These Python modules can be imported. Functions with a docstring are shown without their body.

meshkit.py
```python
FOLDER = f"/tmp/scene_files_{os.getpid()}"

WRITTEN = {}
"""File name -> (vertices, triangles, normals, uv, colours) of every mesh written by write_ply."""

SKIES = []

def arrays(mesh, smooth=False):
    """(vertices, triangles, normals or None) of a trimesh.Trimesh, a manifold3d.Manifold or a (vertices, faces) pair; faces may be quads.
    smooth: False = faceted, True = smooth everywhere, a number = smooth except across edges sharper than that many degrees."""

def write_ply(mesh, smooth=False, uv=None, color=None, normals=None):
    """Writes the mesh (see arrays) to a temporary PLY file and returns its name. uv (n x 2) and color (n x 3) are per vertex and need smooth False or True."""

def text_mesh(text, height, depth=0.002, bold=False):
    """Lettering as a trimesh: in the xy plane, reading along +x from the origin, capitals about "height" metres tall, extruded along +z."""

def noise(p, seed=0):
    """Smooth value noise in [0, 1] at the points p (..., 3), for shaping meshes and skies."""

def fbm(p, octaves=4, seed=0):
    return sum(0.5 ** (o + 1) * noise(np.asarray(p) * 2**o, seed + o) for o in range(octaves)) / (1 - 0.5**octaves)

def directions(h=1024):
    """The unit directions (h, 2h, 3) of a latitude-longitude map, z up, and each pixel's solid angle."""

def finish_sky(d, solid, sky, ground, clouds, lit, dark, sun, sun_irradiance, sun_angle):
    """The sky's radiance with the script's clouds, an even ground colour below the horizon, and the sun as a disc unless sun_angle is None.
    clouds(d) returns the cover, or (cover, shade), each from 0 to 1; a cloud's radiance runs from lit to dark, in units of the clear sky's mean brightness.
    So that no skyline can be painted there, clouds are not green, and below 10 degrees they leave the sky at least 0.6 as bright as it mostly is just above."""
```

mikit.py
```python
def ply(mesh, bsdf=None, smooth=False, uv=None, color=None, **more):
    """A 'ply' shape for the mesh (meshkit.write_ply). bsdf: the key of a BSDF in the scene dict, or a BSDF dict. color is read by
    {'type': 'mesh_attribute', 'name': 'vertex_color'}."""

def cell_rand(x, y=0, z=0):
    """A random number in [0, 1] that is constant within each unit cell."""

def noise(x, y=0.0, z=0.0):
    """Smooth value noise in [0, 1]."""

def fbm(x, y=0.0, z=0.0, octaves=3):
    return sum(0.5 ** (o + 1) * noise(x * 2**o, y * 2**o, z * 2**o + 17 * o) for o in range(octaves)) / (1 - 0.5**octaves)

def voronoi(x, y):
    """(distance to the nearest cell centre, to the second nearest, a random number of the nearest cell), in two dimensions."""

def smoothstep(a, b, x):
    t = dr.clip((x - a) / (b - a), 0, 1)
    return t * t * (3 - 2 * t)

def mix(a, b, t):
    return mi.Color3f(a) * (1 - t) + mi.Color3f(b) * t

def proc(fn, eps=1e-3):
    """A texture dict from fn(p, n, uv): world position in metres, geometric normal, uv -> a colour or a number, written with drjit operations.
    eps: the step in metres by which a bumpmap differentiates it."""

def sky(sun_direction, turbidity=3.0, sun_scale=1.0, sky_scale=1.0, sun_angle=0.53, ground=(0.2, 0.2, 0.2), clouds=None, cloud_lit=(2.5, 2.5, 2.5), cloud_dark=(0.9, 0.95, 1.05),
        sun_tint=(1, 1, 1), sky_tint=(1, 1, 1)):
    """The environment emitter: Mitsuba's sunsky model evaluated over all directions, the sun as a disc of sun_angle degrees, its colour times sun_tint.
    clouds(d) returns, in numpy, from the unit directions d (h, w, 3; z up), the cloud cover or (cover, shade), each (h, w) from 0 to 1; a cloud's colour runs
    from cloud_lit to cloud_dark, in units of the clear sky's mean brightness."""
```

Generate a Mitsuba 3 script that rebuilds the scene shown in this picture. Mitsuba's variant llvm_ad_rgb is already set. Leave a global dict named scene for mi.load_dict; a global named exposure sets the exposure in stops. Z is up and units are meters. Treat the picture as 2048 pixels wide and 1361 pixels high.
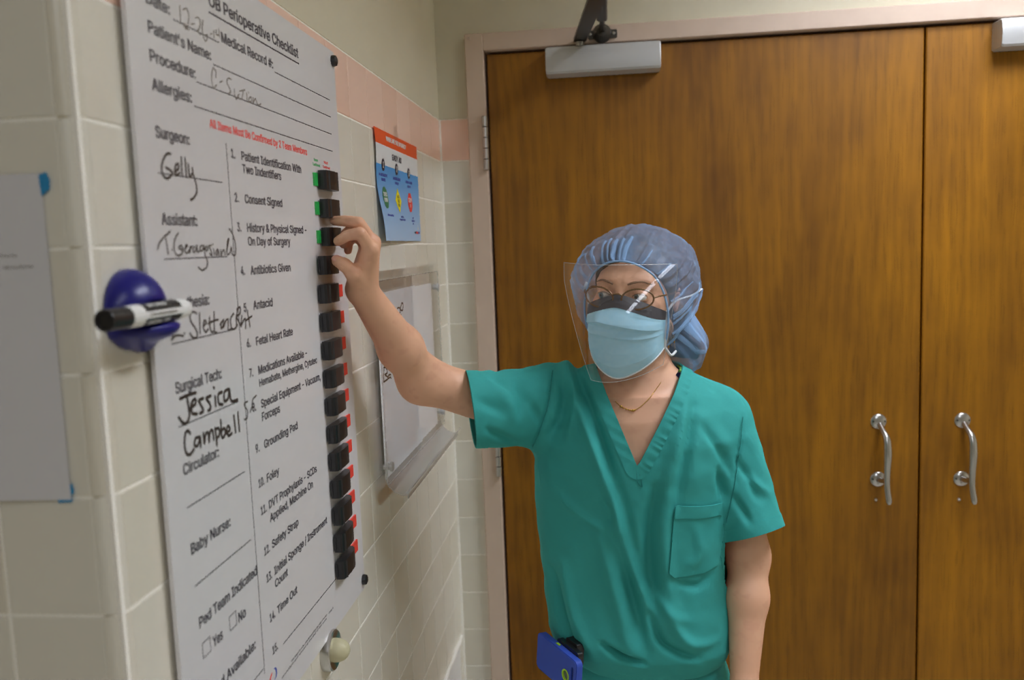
import math, glob, numpy as np, trimesh, mitsuba as mi, drjit as dr, mikit, meshkit
from shapely.geometry import LineString, Polygon, Point, box as sbox
from shapely.ops import unary_union
from shapely import affinity
T = mi.ScalarTransform4f
scene, labels = {}, {}

# ---------------------------------------------------------------- camera, lights, exposure
CAM = np.array([0.42288, -2.22571, 1.64354])
FWD = np.array([-0.11367, 0.98750, -0.10916])
UP = np.array([0.02562, 0.11275, 0.99329])
scene['camera'] = {'type': 'thinlens', 'fov': 61.428, 'fov_axis': 'x', 'aperture_radius': 0.0032, 'focus_distance': 1.38, 'near_clip': 0.02, 'far_clip': 60.0,
                   'to_world': T().look_at(origin=CAM.tolist(), target=(CAM + FWD).tolist(), up=UP.tolist())}
exposure = -0.54
CEIL = 2.72
LAMPS = [  # ceiling light: centre x, centre y, size x, size y, radiance, depth of the recess above the ceiling
    (1.45, -0.95, 0.58, 1.18, 30.5, 0.26),
    (0.85, -2.90, 0.30, 1.18, 10.3, -0.05),
    (0.85, -4.15, 0.30, 1.18, 10.3, -0.05),
    (0.85, -5.40, 0.30, 1.18, 10.3, -0.05),
]

# ---------------------------------------------------------------- helpers
def lin(h):
    c = [int(h[i:i + 2], 16) / 255 for i in (1, 3, 5)]
    return [x / 12.92 if x <= 0.04045 else ((x + 0.055) / 1.055) ** 2.4 for x in c]
def rgb(h): return {'type': 'rgb', 'value': lin(h)}
def mat(name, col, rough=0.5, spec=0.5, **k):
    d = {'type': 'principled', 'base_color': rgb(col) if isinstance(col, str) else col, 'roughness': rough, 'specular': spec, **k}
    scene[name] = {'type': 'twosided', 'bsdf': d}
    return name
def key_for(name, parent=None):
    base = f'{parent}__{name}' if parent else name
    if base not in scene and base not in labels: return base
    n = 1
    while f'{base}_{n:03d}' in scene or f'{base}_{n:03d}' in labels: n += 1
    return f'{base}_{n:03d}'
def add(name, mesh, bsdf, smooth=False, parent=None, label=None, cat=None, group=None, kind=None, **more):
    k = key_for(name, parent)
    scene[k] = mesh if isinstance(mesh, dict) else mikit.ply(mesh, bsdf, smooth=smooth, **more)
    tag(k, label, cat, group, kind)
    return k
def tag(k, label=None, cat=None, group=None, kind=None):
    d = {a: b for a, b in (('label', label), ('category', cat), ('group', group), ('kind', kind)) if b}
    if d: labels.setdefault(k, {}).update(d)
def thing(name, label, cat, group=None):
    k = key_for(name); labels[k] = {'label': label, 'category': cat}
    if group: labels[k]['group'] = group
    return k
def cat(ms): return trimesh.util.concatenate([m if isinstance(m, trimesh.Trimesh) else trimesh.Trimesh(m[0], m[1], process=False) for m in ms])
def bx(x0, x1, y0, y1, z0, z1):
    m = trimesh.creation.box((x1 - x0, y1 - y0, z1 - z0)); m.apply_translation(((x0 + x1) / 2, (y0 + y1) / 2, (z0 + z1) / 2)); return m
def cbx(x0, x1, y0, y1, z0, z1, c=0.003):
    "box with chamfered edges: the hull of three crossing boxes"
    p = []
    for a in (0, 1, 2):
        lo, hi = np.array([x0, y0, z0], float), np.array([x1, y1, z1], float)
        for b in range(3):
            if b != a: lo[b] += c; hi[b] -= c
        p += [[(lo, hi)[i][0], (lo, hi)[j][1], (lo, hi)[k][2]] for i in (0, 1) for j in (0, 1) for k in (0, 1)]
    return trimesh.convex.convex_hull(np.array(p))
def rbox(sx, sy, sz, r, n=4):
    "rounded box about the origin: the hull of eight balls"
    s = trimesh.creation.icosphere(2, r).vertices
    return trimesh.convex.convex_hull(np.vstack([s + [a * (sx / 2 - r), b * (sy / 2 - r), c * (sz / 2 - r)] for a in (-1, 1) for b in (-1, 1) for c in (-1, 1)]))
LEFT = lambda x0: np.array([[0, 0, 1, x0], [1, 0, 0, 0], [0, 1, 0, 0], [0, 0, 0, 1.0]])       # (a, b, c) -> y, z, x
BACK = lambda y0: np.array([[1, 0, 0, 0], [0, 0, -1, y0], [0, 1, 0, 0], [0, 0, 0, 1.0]])      # (a, b, c) -> x, z, -y
def ext(poly, depth, M):
    gs = [g for g in getattr(poly, 'geoms', [poly]) if g.area > 1e-12]
    m = cat([trimesh.creation.extrude_polygon(g, depth, engine='earcut') for g in gs]); m.apply_transform(M); return m
def rrect(a0, a1, b0, b1, r, n=6): return sbox(a0 + r, b0 + r, a1 - r, b1 - r).buffer(r, quad_segs=n)
_txt = {}
def lettering(text, a0, b0, width, cap, M, bold=True, depth=0.0003):
    k = (text, bold)
    if k not in _txt: _txt[k] = meshkit.text_mesh(text, 1.0, 1.0, bold)
    m = _txt[k].copy(); v = m.vertices
    w = v[:, 0].max() - v[:, 0].min()
    s = width / w if width else cap * 0.92
    m.vertices = np.c_[(v[:, 0] - v[:, 0].min()) * s + a0, v[:, 1] * cap + b0, v[:, 2] * depth]
    if bold: m = cat([moved(m, None, (o * 0.018 * cap, 0, 0)) for o in (-1, 1)])
    m.apply_transform(M); return m
def tube(path, rad, n=10, cap=True, flat=None):
    "swept tube with a radius per point; flat = (direction, factor) squashes the section along a direction"
    P = np.asarray(path, float); R = np.broadcast_to(np.asarray(rad, float), (len(P),))
    t = np.gradient(P, axis=0); t /= np.linalg.norm(t, axis=1, keepdims=True) + 1e-12
    ref = np.array([0, 0, 1.0]) if abs(t[0][2]) < 0.9 else np.array([0, 1.0, 0])
    u = np.cross(ref, t[0]); u /= np.linalg.norm(u); V, th = [], np.arange(n) / n * 2 * np.pi
    for i in range(len(P)):
        u = u - t[i] * (u @ t[i]); u /= np.linalg.norm(u); w = np.cross(t[i], u)
        o = R[i] * (np.cos(th)[:, None] * u + np.sin(th)[:, None] * w)
        if flat is not None:
            f = np.asarray(flat[0], float); o = o - (o @ f)[:, None] * f * (1 - flat[1])
        V.append(P[i] + o)
    V = np.vstack(V); F = []
    for i in range(len(P) - 1):
        for j in range(n):
            a, b = i * n + j, i * n + (j + 1) % n
            F += [[a, b, b + n], [a, b + n, a + n]]
    if cap:
        V = np.vstack([V, P[0], P[-1]]); c0, c1 = len(V) - 2, len(V) - 1
        for j in range(n):
            F += [[c0, (j + 1) % n, j], [c1, (len(P) - 1) * n + j, (len(P) - 1) * n + (j + 1) % n]]
    return trimesh.Trimesh(V, np.array(F), process=False)
def curve(pts, n=24):
    "smooth curve through points (Catmull-Rom)"
    P = np.asarray(pts, float); P = np.vstack([2 * P[0] - P[1], P, 2 * P[-1] - P[-2]]); out = []
    m = len(P) - 3
    for s in np.linspace(0, m - 1e-9, n):
        i = int(s); t = s - i; a, b, c, d = P[i:i + 4]
        out.append(0.5 * (2 * b + (c - a) * t + (2 * a - 5 * b + 4 * c - d) * t * t + (3 * b - a - 3 * c + d) * t ** 3))
    return np.array(out)
def lathe(prof, n=32, cap=True):
    "profile of (radius, height) turned about z"
    th = np.arange(n) / n * 2 * np.pi; V = np.vstack([np.c_[r * np.cos(th), r * np.sin(th), np.full(n, h)] for r, h in prof]); F = []
    for i in range(len(prof) - 1):
        for j in range(n):
            a, b = i * n + j, i * n + (j + 1) % n
            F += [[a, b, b + n], [a, b + n, a + n]]
    return trimesh.Trimesh(V, np.array(F), process=False)
TO_X = np.array([[0, 0, 1, 0], [1, 0, 0, 0], [0, 1, 0, 0], [0, 0, 0, 1.0]])
TO_MY = np.array([[1, 0, 0, 0], [0, 0, -1, 0], [0, 1, 0, 0], [0, 0, 0, 1.0]])
def moved(m, M=None, at=None):
    m = m.copy()
    if M is not None: m.apply_transform(M)
    if at is not None: m.apply_translation(at)
    return m

# ---- signed distances, their surface, and cloth made from it
def cone(p, a, b, ra, rb):
    a, b = np.asarray(a, float), np.asarray(b, float); d = b - a
    t = np.clip(((p - a) @ d) / (d @ d), 0, 1)
    return np.linalg.norm(p - a - t[..., None] * d, axis=-1) - (ra + (rb - ra) * t)
def ball(p, c, r):
    r = np.broadcast_to(np.asarray(r, float), (3,)); q = (p - np.asarray(c, float)) / r
    return (np.linalg.norm(q, axis=-1) - 1) * r.min()
def smin(a, b, k):
    h = np.clip(0.5 + 0.5 * (b - a) / k, 0, 1); return b + (a - b) * h - k * h * (1 - h)
def smax(a, b, k): return -smin(-a, -b, k)
def surface(f, lo, hi, h, B=8):
    "surface nets over the blocks that the surface crosses"
    lo = np.asarray(lo, float); nb = np.ceil((np.asarray(hi, float) - lo) / (h * B)).astype(int)
    I = np.stack(np.meshgrid(*[np.arange(n) for n in nb], indexing='ij'), -1).reshape(-1, 3)
    d = f(lo + (I + 0.5) * B * h); I = I[np.abs(d) < 0.95 * B * h * 1.05]
    g = np.stack(np.meshgrid(*[np.arange(B + 1)] * 3, indexing='ij'), -1)
    N = nb * B + 2; code = lambda q: (q[..., 0].astype(np.int64) * N[1] + q[..., 1]) * N[2] + q[..., 2]
    cid, cv, fq = [], [], []
    for s in range(0, len(I), 400):
        G = I[s:s + 400, None, None, None] * B + g; D = f(lo + G * h)
        c = np.stack([D[:, a:a + B, b:b + B, e:e + B] for a in (0, 1) for b in (0, 1) for e in (0, 1)], -1)
        on = (c.min(-1) < 0) & (c.max(-1) >= 0); cc = c[on]; base = G[:, :B, :B, :B][on]
        corner = np.array([[a, b, e] for a in (0, 1) for b in (0, 1) for e in (0, 1)], float)
        sm, ct = np.zeros((len(cc), 3)), np.zeros((len(cc), 1))
        for i in range(8):
            for j in range(i + 1, 8):
                if np.abs(corner[i] - corner[j]).sum() == 1:
                    x = (cc[:, i] < 0) != (cc[:, j] < 0); t = np.where(x, cc[:, i] / np.where(x, cc[:, i] - cc[:, j], 1), 0)[:, None]
                    sm += x[:, None] * (corner[i] + (corner[j] - corner[i]) * t); ct += x[:, None]
        cid.append(code(base)); cv.append(lo + (base + sm / np.maximum(ct, 1)) * h)
        D0 = D[:, :B, :B, :B]
        for ax in range(3):
            sl = [slice(None)] + [slice(0, B)] * 3; sl[ax + 1] = slice(1, B + 1); D1 = D[tuple(sl)]
            x = (D0 < 0) != (D1 < 0); q = G[:, :B, :B, :B][x]; up = (D0 < 0)[x]
            u, w = np.eye(3, dtype=int)[(ax + 1) % 3], np.eye(3, dtype=int)[(ax + 2) % 3]
            quad = np.stack([code(q - u - w), code(q - w), code(q), code(q - u)], -1)
            quad[~up] = quad[~up][:, ::-1]; fq.append(quad)
    cid, cv, fq = np.concatenate(cid), np.vstack(cv), np.vstack(fq)
    o = np.argsort(cid); cid, cv = cid[o], cv[o]
    k = np.clip(np.searchsorted(cid, fq), 0, len(cid) - 1); ok = (cid[k] == fq).all(1); k = k[ok]
    return cv, np.vstack([k[:, [0, 1, 2]], k[:, [0, 2, 3]]])
def vnormals(v, f):
    n = np.zeros_like(v); c = np.cross(v[f[:, 1]] - v[f[:, 0]], v[f[:, 2]] - v[f[:, 0]])
    for k in range(3): np.add.at(n, f[:, k], c)
    return n / np.maximum(np.linalg.norm(n, axis=1, keepdims=True), 1e-15)
def clip(v, f, s):
    "the part of the mesh where s > 0, cut through its triangles"
    pos = s > 0; cnt = pos[f].sum(1); out = [f[cnt == 3]]; nv = [v]; ids = {}; extra = []; base = len(v)
    def edge(a, b):
        k = (a, b) if a < b else (b, a)
        if k not in ids:
            t = s[a] / (s[a] - s[b]); ids[k] = base + len(extra); extra.append(v[a] + (v[b] - v[a]) * t)
        return ids[k]
    tr = []
    for t in f[(cnt == 1) | (cnt == 2)]:
        p = pos[t]; i = int(np.argmax(p)) if p.sum() == 1 else int(np.argmin(p)); a, b, c = t[i], t[(i + 1) % 3], t[(i + 2) % 3]
        ab, ac = edge(a, b), edge(a, c)
        if p.sum() == 1: tr.append([a, ab, ac])
        else: tr += [[ab, b, c], [ab, c, ac]]
    v = np.vstack([v] + ([np.array(extra)] if extra else [])); f = np.vstack(out + ([np.array(tr)] if tr else []))
    used = np.unique(f); m = np.full(len(v), -1); m[used] = np.arange(len(used))
    return v[used], m[f]
def thick(v, f, t):
    "a sheet given thickness t inwards, its rims closed"
    n = vnormals(v, f); e = np.sort(np.vstack([f[:, [0, 1]], f[:, [1, 2]], f[:, [2, 0]]]), 1); ed = np.vstack([f[:, [0, 1]], f[:, [1, 2]], f[:, [2, 0]]])
    _, inv, c = np.unique(e, axis=0, return_inverse=True, return_counts=True); b = ed[c[inv.ravel()] == 1]; N = len(v)
    return np.vstack([v, v - n * t]), np.vstack([f, f[:, ::-1] + N, np.c_[b[:, 1], b[:, 0], b[:, 0] + N], np.c_[b[:, 1], b[:, 0] + N, b[:, 1] + N]])
def smoothed(v, f, it=3):
    e = np.unique(np.sort(np.vstack([f[:, [0, 1]], f[:, [1, 2]], f[:, [2, 0]]]), 1), axis=0)
    deg = np.bincount(e.ravel(), minlength=len(v))[:, None]
    for k in range(it):
        for w in (0.5, -0.52):
            s = np.zeros_like(v); np.add.at(s, e[:, 0], v[e[:, 1]]); np.add.at(s, e[:, 1], v[e[:, 0]]); v = v + w * (s / np.maximum(deg, 1) - v)
    return v
def seg_dist(p, line):
    "distance of 2-d points to a polyline and the place along it from 0 to 1"
    L = np.asarray(line, float); best, s = np.full(len(p), 9.0), np.zeros(len(p)); acc = np.r_[0, np.cumsum(np.linalg.norm(np.diff(L, axis=0), axis=1))]
    for i in range(len(L) - 1):
        d = L[i + 1] - L[i]; t = np.clip(((p - L[i]) @ d) / (d @ d), 0, 1); q = np.linalg.norm(p - L[i] - t[:, None] * d, axis=1); w = q < best
        best[w] = q[w]; s[w] = (acc[i] + t[w] * (acc[i + 1] - acc[i])) / acc[-1]
    return best, s

# ---------------------------------------------------------------- materials
fb, ns = mikit.fbm, mikit.noise
CREAM = ['#d8d3c5', '#d5cfbf', '#dad6c9']
for i, c in enumerate(CREAM): mat(f'm_tile_{i}', c, 0.28, 0.5)
for i, c in enumerate(['#eecbb9', '#eac5b2']): mat(f'm_pink_{i}', c, 0.28, 0.5)
mat('m_grout', '#f1eee5', 0.85, 0.2)
mat('m_plaster', mikit.proc(lambda p, n, uv: mikit.mix(lin('#cfc8b2'), lin('#c9c2aa'), fb(p.x * 9, p.y * 9, p.z * 9))), 0.75, 0.25)
mat('m_paint', '#cfc8b4', 0.8, 0.2)
mat('m_ceiling', '#e4e2da', 0.9, 0.1)
mat('m_floor', mikit.proc(lambda p, n, uv: mikit.mix(lin('#bab4a5'), lin('#ccc6b7'), fb(p.x * 40, p.y * 40, 0.0))), 0.35, 0.5)
mat('m_frame', mikit.proc(lambda p, n, uv: mikit.mix(lin('#cbb5a3'), lin('#c5af9d'), fb(p.x * 30, p.y * 30, p.z * 8))), 0.42, 0.4)
def wood(shift, tone):
    def fn(p, n, uv):
        x, z = p.x + shift, p.z
        wx = x + 0.035 * (fb(x * 3, z * 1.1, shift) - 0.5) + 0.012 * (fb(x * 12, z * 3, 4.0) - 0.5)
        leaf = mi.Float(dr.abs(wx * 1.0 - dr.floor(wx / 0.62 + 0.5) * 0.62))                       # veneer leaves with an arch in the middle of each
        arch = dr.sqrt(dr.square(leaf * 9.0) + 0.04) * 3.2 - z * 1.15 + 1.6 * fb(wx * 4, z * 1.6, 2.0)
        ring = 0.5 + 0.5 * dr.sin(arch * 9.0 + 3.0 * fb(x * 9, z * 2.5, 7.0))
        grain = fb(wx * 70, z * 3.0, 1.0, 3)
        pore = mikit.smoothstep(0.60, 0.78, fb(wx * 420, z * 16, 3.0, 2))
        blotch = 0.6 * fb(x * 2.6 + 9, z * 1.0, 5.0) + 0.4 * fb(x * 7 + 3, z * 4.5, 6.0)
        fleck = fb(x * 26, z * 9, 8.0)
        sheet = mikit.cell_rand(dr.floor((p.x + 0.03) / 0.252), 3.0, 1.0)                # the veneer sheets differ a little in tone
        t = 0.12 * ring + 0.30 * grain + 1.05 * blotch + 0.40 * fleck + 0.16 * sheet - 0.60
        c = mikit.mix(lin('#5f3905'), lin('#9e680c'), dr.clip(t, 0, 1))
        return mikit.mix(c, mi.Color3f(lin('#3c2205')), 0.22 * pore) * tone
    return mikit.proc(fn)
for i, (s, t) in enumerate([(0.31, 1.0), (2.75, 1.06)]): mat(f'm_wood_{i}', wood(s, t), 0.5, 0.28, clearcoat=0.1, clearcoat_gloss=0.5)
mat('m_silver', '#bdbdbc', 0.42, 0.5, metallic=0.25)
mat('m_steel', '#c4c3c1', 0.24, 0.5, metallic=0.95)
mat('m_chrome', '#cfcfd0', 0.14, 0.5, metallic=1.0)
mat('m_iron', '#3a3630', 0.38, 0.5, metallic=0.6)
mat('m_board', '#d2d0d1', 0.22, 0.5)
mat('m_print', '#26212b', 0.5, 0.4)
mat('m_ink', '#2b211c', 0.5, 0.4)
mat('m_ink_pale', '#6f675f', 0.6, 0.3)
mat('m_red_print', '#d8403c', 0.5, 0.4)
mat('m_green_print', '#3f9c5c', 0.5, 0.4)
mat('m_blue_print', '#4a55a0', 0.5, 0.4)
mat('m_green', '#2aa34c', 0.35, 0.5)
mat('m_red', '#e0453c', 0.35, 0.5)
mat('m_black', '#17171a', 0.32, 0.5)
mat('m_white', '#e3e3e1', 0.4, 0.5)
mat('m_paper', '#d0cfd2', 0.85, 0.2)
mat('m_sheet', '#e9ebee', 0.8, 0.2)
mat('m_tape', '#2f86b8', 0.7, 0.3)
mat('m_blue_plastic', '#19176a', 0.3, 0.35)
mat('m_rubber', '#bdb795', 0.5, 0.4)
mat('m_orange', '#dd5528', 0.45, 0.4)
mat('m_poster_white', '#d9dcde', 0.45, 0.4)
mat('m_poster_blue', mikit.proc(lambda p, n, uv: mikit.mix(lin('#3f8fd0'), lin('#a9c4e2'), uv.y)), 0.4, 0.4)   # the printed tint runs from strong to pale blue
mat('m_sign_green', '#2f6b4a', 0.45, 0.4)
mat('m_sign_yellow', '#e6d81e', 0.45, 0.4)
scene['m_acrylic'] = {'type': 'thindielectric', 'int_ior': 1.49}
scene['m_plate_edge'] = {'type': 'blendbsdf', 'weight': 0.12, 'a': {'type': 'thindielectric', 'int_ior': 1.3}, 'b': {'type': 'twosided', 'bsdf': {'type': 'roughplastic', 'diffuse_reflectance': rgb('#c5c8c6'), 'alpha': 0.2}}}
scene['m_clear_plastic'] = {'type': 'blendbsdf', 'weight': 0.28, 'a': {'type': 'thindielectric', 'int_ior': 1.49}, 'b': {'type': 'twosided', 'bsdf': {'type': 'roughplastic', 'diffuse_reflectance': rgb('#d5d6d6'), 'alpha': 0.15}}}

# ---------------------------------------------------------------- the setting
ROW, COL, TOP = 0.10498, 0.113, 1.97       # tile pitch, the top of the tiling
CY = -1.56                                 # the near end of the left wall
X0, X1, Y0 = -2.2, 2.75, -7.0
add('floor', bx(X0, X1, Y0, 0.2, -0.1, 0), 'm_floor', kind='structure')
cl = sbox(X0, Y0, X1, 0.2)
for cx, cy, sx, sy, _, deep in LAMPS:
    if deep > 0: cl = cl.difference(sbox(cx - sx / 2, cy - sy / 2, cx + sx / 2, cy + sy / 2))
m = trimesh.creation.extrude_polygon(cl, 0.3, engine='earcut'); m.apply_translation((0, 0, CEIL)); add('ceiling', m, 'm_ceiling', kind='structure')
add('wall_left', cat([bx(-0.16, -0.0014, CY + 0.004, 0.12, 0, TOP), bx(-0.16, -0.0015, CY + 0.004, 0.12, TOP, CEIL)]), 'm_grout', kind='structure')
add('plaster', bx(-0.0015, -0.0005, CY + 0.004, 0.004, TOP + 0.0015, CEIL), 'm_plaster', parent='wall_left')
add('wall_near', bx(X0, -0.0161, CY + 0.0014, CY + 0.12, 0, CEIL), 'm_grout', kind='structure')
add('plaster', bx(X0, -0.004, CY + 0.001, CY + 0.0045, TOP + 0.0015, CEIL), 'm_plaster', parent='wall_near')
add('wall_back', cat([bx(0.001, X1, 0.075, 0.2, 0, CEIL), bx(0.0, 0.09, 0.0014, 0.075, 0, TOP), bx(0.0, X1, 0.004, 0.075, 2.145, CEIL), bx(2.27, X1, 0.004, 0.075, 0, 2.145), bx(0.0, 0.09, 0.004, 0.075, TOP, 2.145)]), 'm_grout', kind='structure')
add('plaster', cat([bx(-0.0005, X1, 0.0005, 0.004, 2.135, CEIL), bx(-0.0005, 0.09, 0.0005, 0.004, TOP + 0.0015, 2.136)]), 'm_plaster', parent='wall_back')
add('wall_right', bx(X1, X1 + 0.1, Y0, 0.2, 0, CEIL), 'm_paint', kind='structure')
add('wall_rear', bx(X0, X1, Y0 - 0.1, Y0, 0, CEIL), 'm_paint', kind='structure')
add('wall_end', bx(X0 - 0.1, X0, Y0, CY + 0.1, 0, CEIL), 'm_paint', kind='structure')

def tile_mesh(w, h, d=0.003, c=0.0016):
    "a glazed tile: square edge, pillowed rim, flat face; its face at c = 0, lying in a and b"
    a = [(0, -d), (0, -0.0008), (c * 0.35, -0.00025), (c, 0)]
    V, F = [], []
    for i, e in a: V += [[i, i, e], [w - i, i, e], [w - i, h - i, e], [i, h - i, e]]
    for k in range(3):
        for j in range(4):
            p, q = k * 4 + j, k * 4 + (j + 1) % 4; F += [[p, q, q + 4], [p, q + 4, p + 4]]
    F += [[12, 13, 14], [12, 14, 15]]
    return trimesh.Trimesh(np.array(V, float), np.array(F), process=False)
G = 0.0026                                 # joint
rng = np.random.default_rng(5)
_tile = {}
def tile(parent, M, a, b, w, h, mats):
    k = (M.tobytes(), round(w, 4), round(h, 4))
    if k not in _tile: _tile[k] = meshkit.write_ply(moved(tile_mesh(w, h), M), False)
    d = {'type': 'ply', 'filename': _tile[k], 'face_normals': True, 'bsdf': {'type': 'ref', 'id': mats[rng.integers(len(mats))]}}
    jit = rng.uniform(-0.0003, 0.0002)
    off = (M[:3, :3] @ [a, b, jit])
    d['to_world'] = T().translate(off.tolist())
    add('tile', d, None, parent=parent)
cream, pink = [f'm_tile_{i}' for i in range(3)], ['m_pink_0', 'm_pink_1']
ROWS = 18
for r in range(ROWS):
    z0 = TOP - (r + 1) * ROW + G / 2; h = ROW - G; ms = pink if r == 0 else cream
    for c in range(14):
        y0 = -(c + 1) * COL; w = COL - G
        if c == 13: y0, w = CY + 0.0163, -13 * COL - CY - 0.0163 - G / 2
        tile('wall_left', LEFT(0), y0 + G / 2 if c < 13 else y0, z0, w if c < 13 else w, h, ms)
    tile('wall_back', BACK(0), 0.0015, z0, 0.074, h, ms)
    for c in range(5):
        tile('wall_near', BACK(CY), (-0.1015 - c * COL) if c == 0 else -0.1015 - c * COL, z0, (0.1015 - 0.0171) if c == 0 else COL - G, h, ms)
    # the rounded corner tile of the row
    th = np.linspace(0, np.pi / 2, 7); R = 0.0155
    prof = Polygon([(-0.0165, CY + 0.0155), (-0.0165, CY + 0.004), (-0.0165, CY)] + [(-R + R * np.sin(t), CY + R - R * np.cos(t)) for t in th] + [(0, CY + 0.0158), (-0.006, CY + 0.0158)])
    m = trimesh.creation.extrude_polygon(prof, h, engine='earcut'); m.apply_translation((0, 0, z0))
    add('corner_tile', m, ms[r % len(ms)], smooth=35, parent='wall_left')

add('caulk', tube([(0.001, -0.001, 0.0), (0.001, -0.001, TOP)], 0.0032, 8), 'm_grout', parent='wall_left')
# the door frame and the two leaves
DX0, DGAP, DX1, DTOP = 0.1237, 1.1875, 2.2513, 2.131
add('trim_1', cat([cbx(0.0775, 0.1245, -0.022, 0.075, 0, DTOP + 0.043, 0.002), cbx(DX1 - 0.0008, DX1 + 0.046, -0.022, 0.075, 0, DTOP + 0.043, 0.002), cbx(0.124, DX1, -0.0218, 0.075, DTOP, DTOP + 0.0428, 0.002)]), 'm_frame', kind='structure')
tag('trim_1', 'beige painted steel frame around the double wooden doors')
add('screw', moved(lathe([(0, 0.002), (0.003, 0.0018), (0.004, 0)], 10), TO_MY, (0.0905, -0.022, DTOP + 0.031)), 'm_frame', parent='trim_1')
add('stop', cat([bx(DX0 - 0.001, DX0 + 0.016, 0.0465, 0.075, 0.005, DTOP), bx(DX1 - 0.016, DX1 + 0.001, 0.0465, 0.075, 0.005, DTOP), bx(DX0, DX1, 0.0465, 0.075, DTOP - 0.016, DTOP + 0.001)]), 'm_frame', parent='trim_1')
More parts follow.
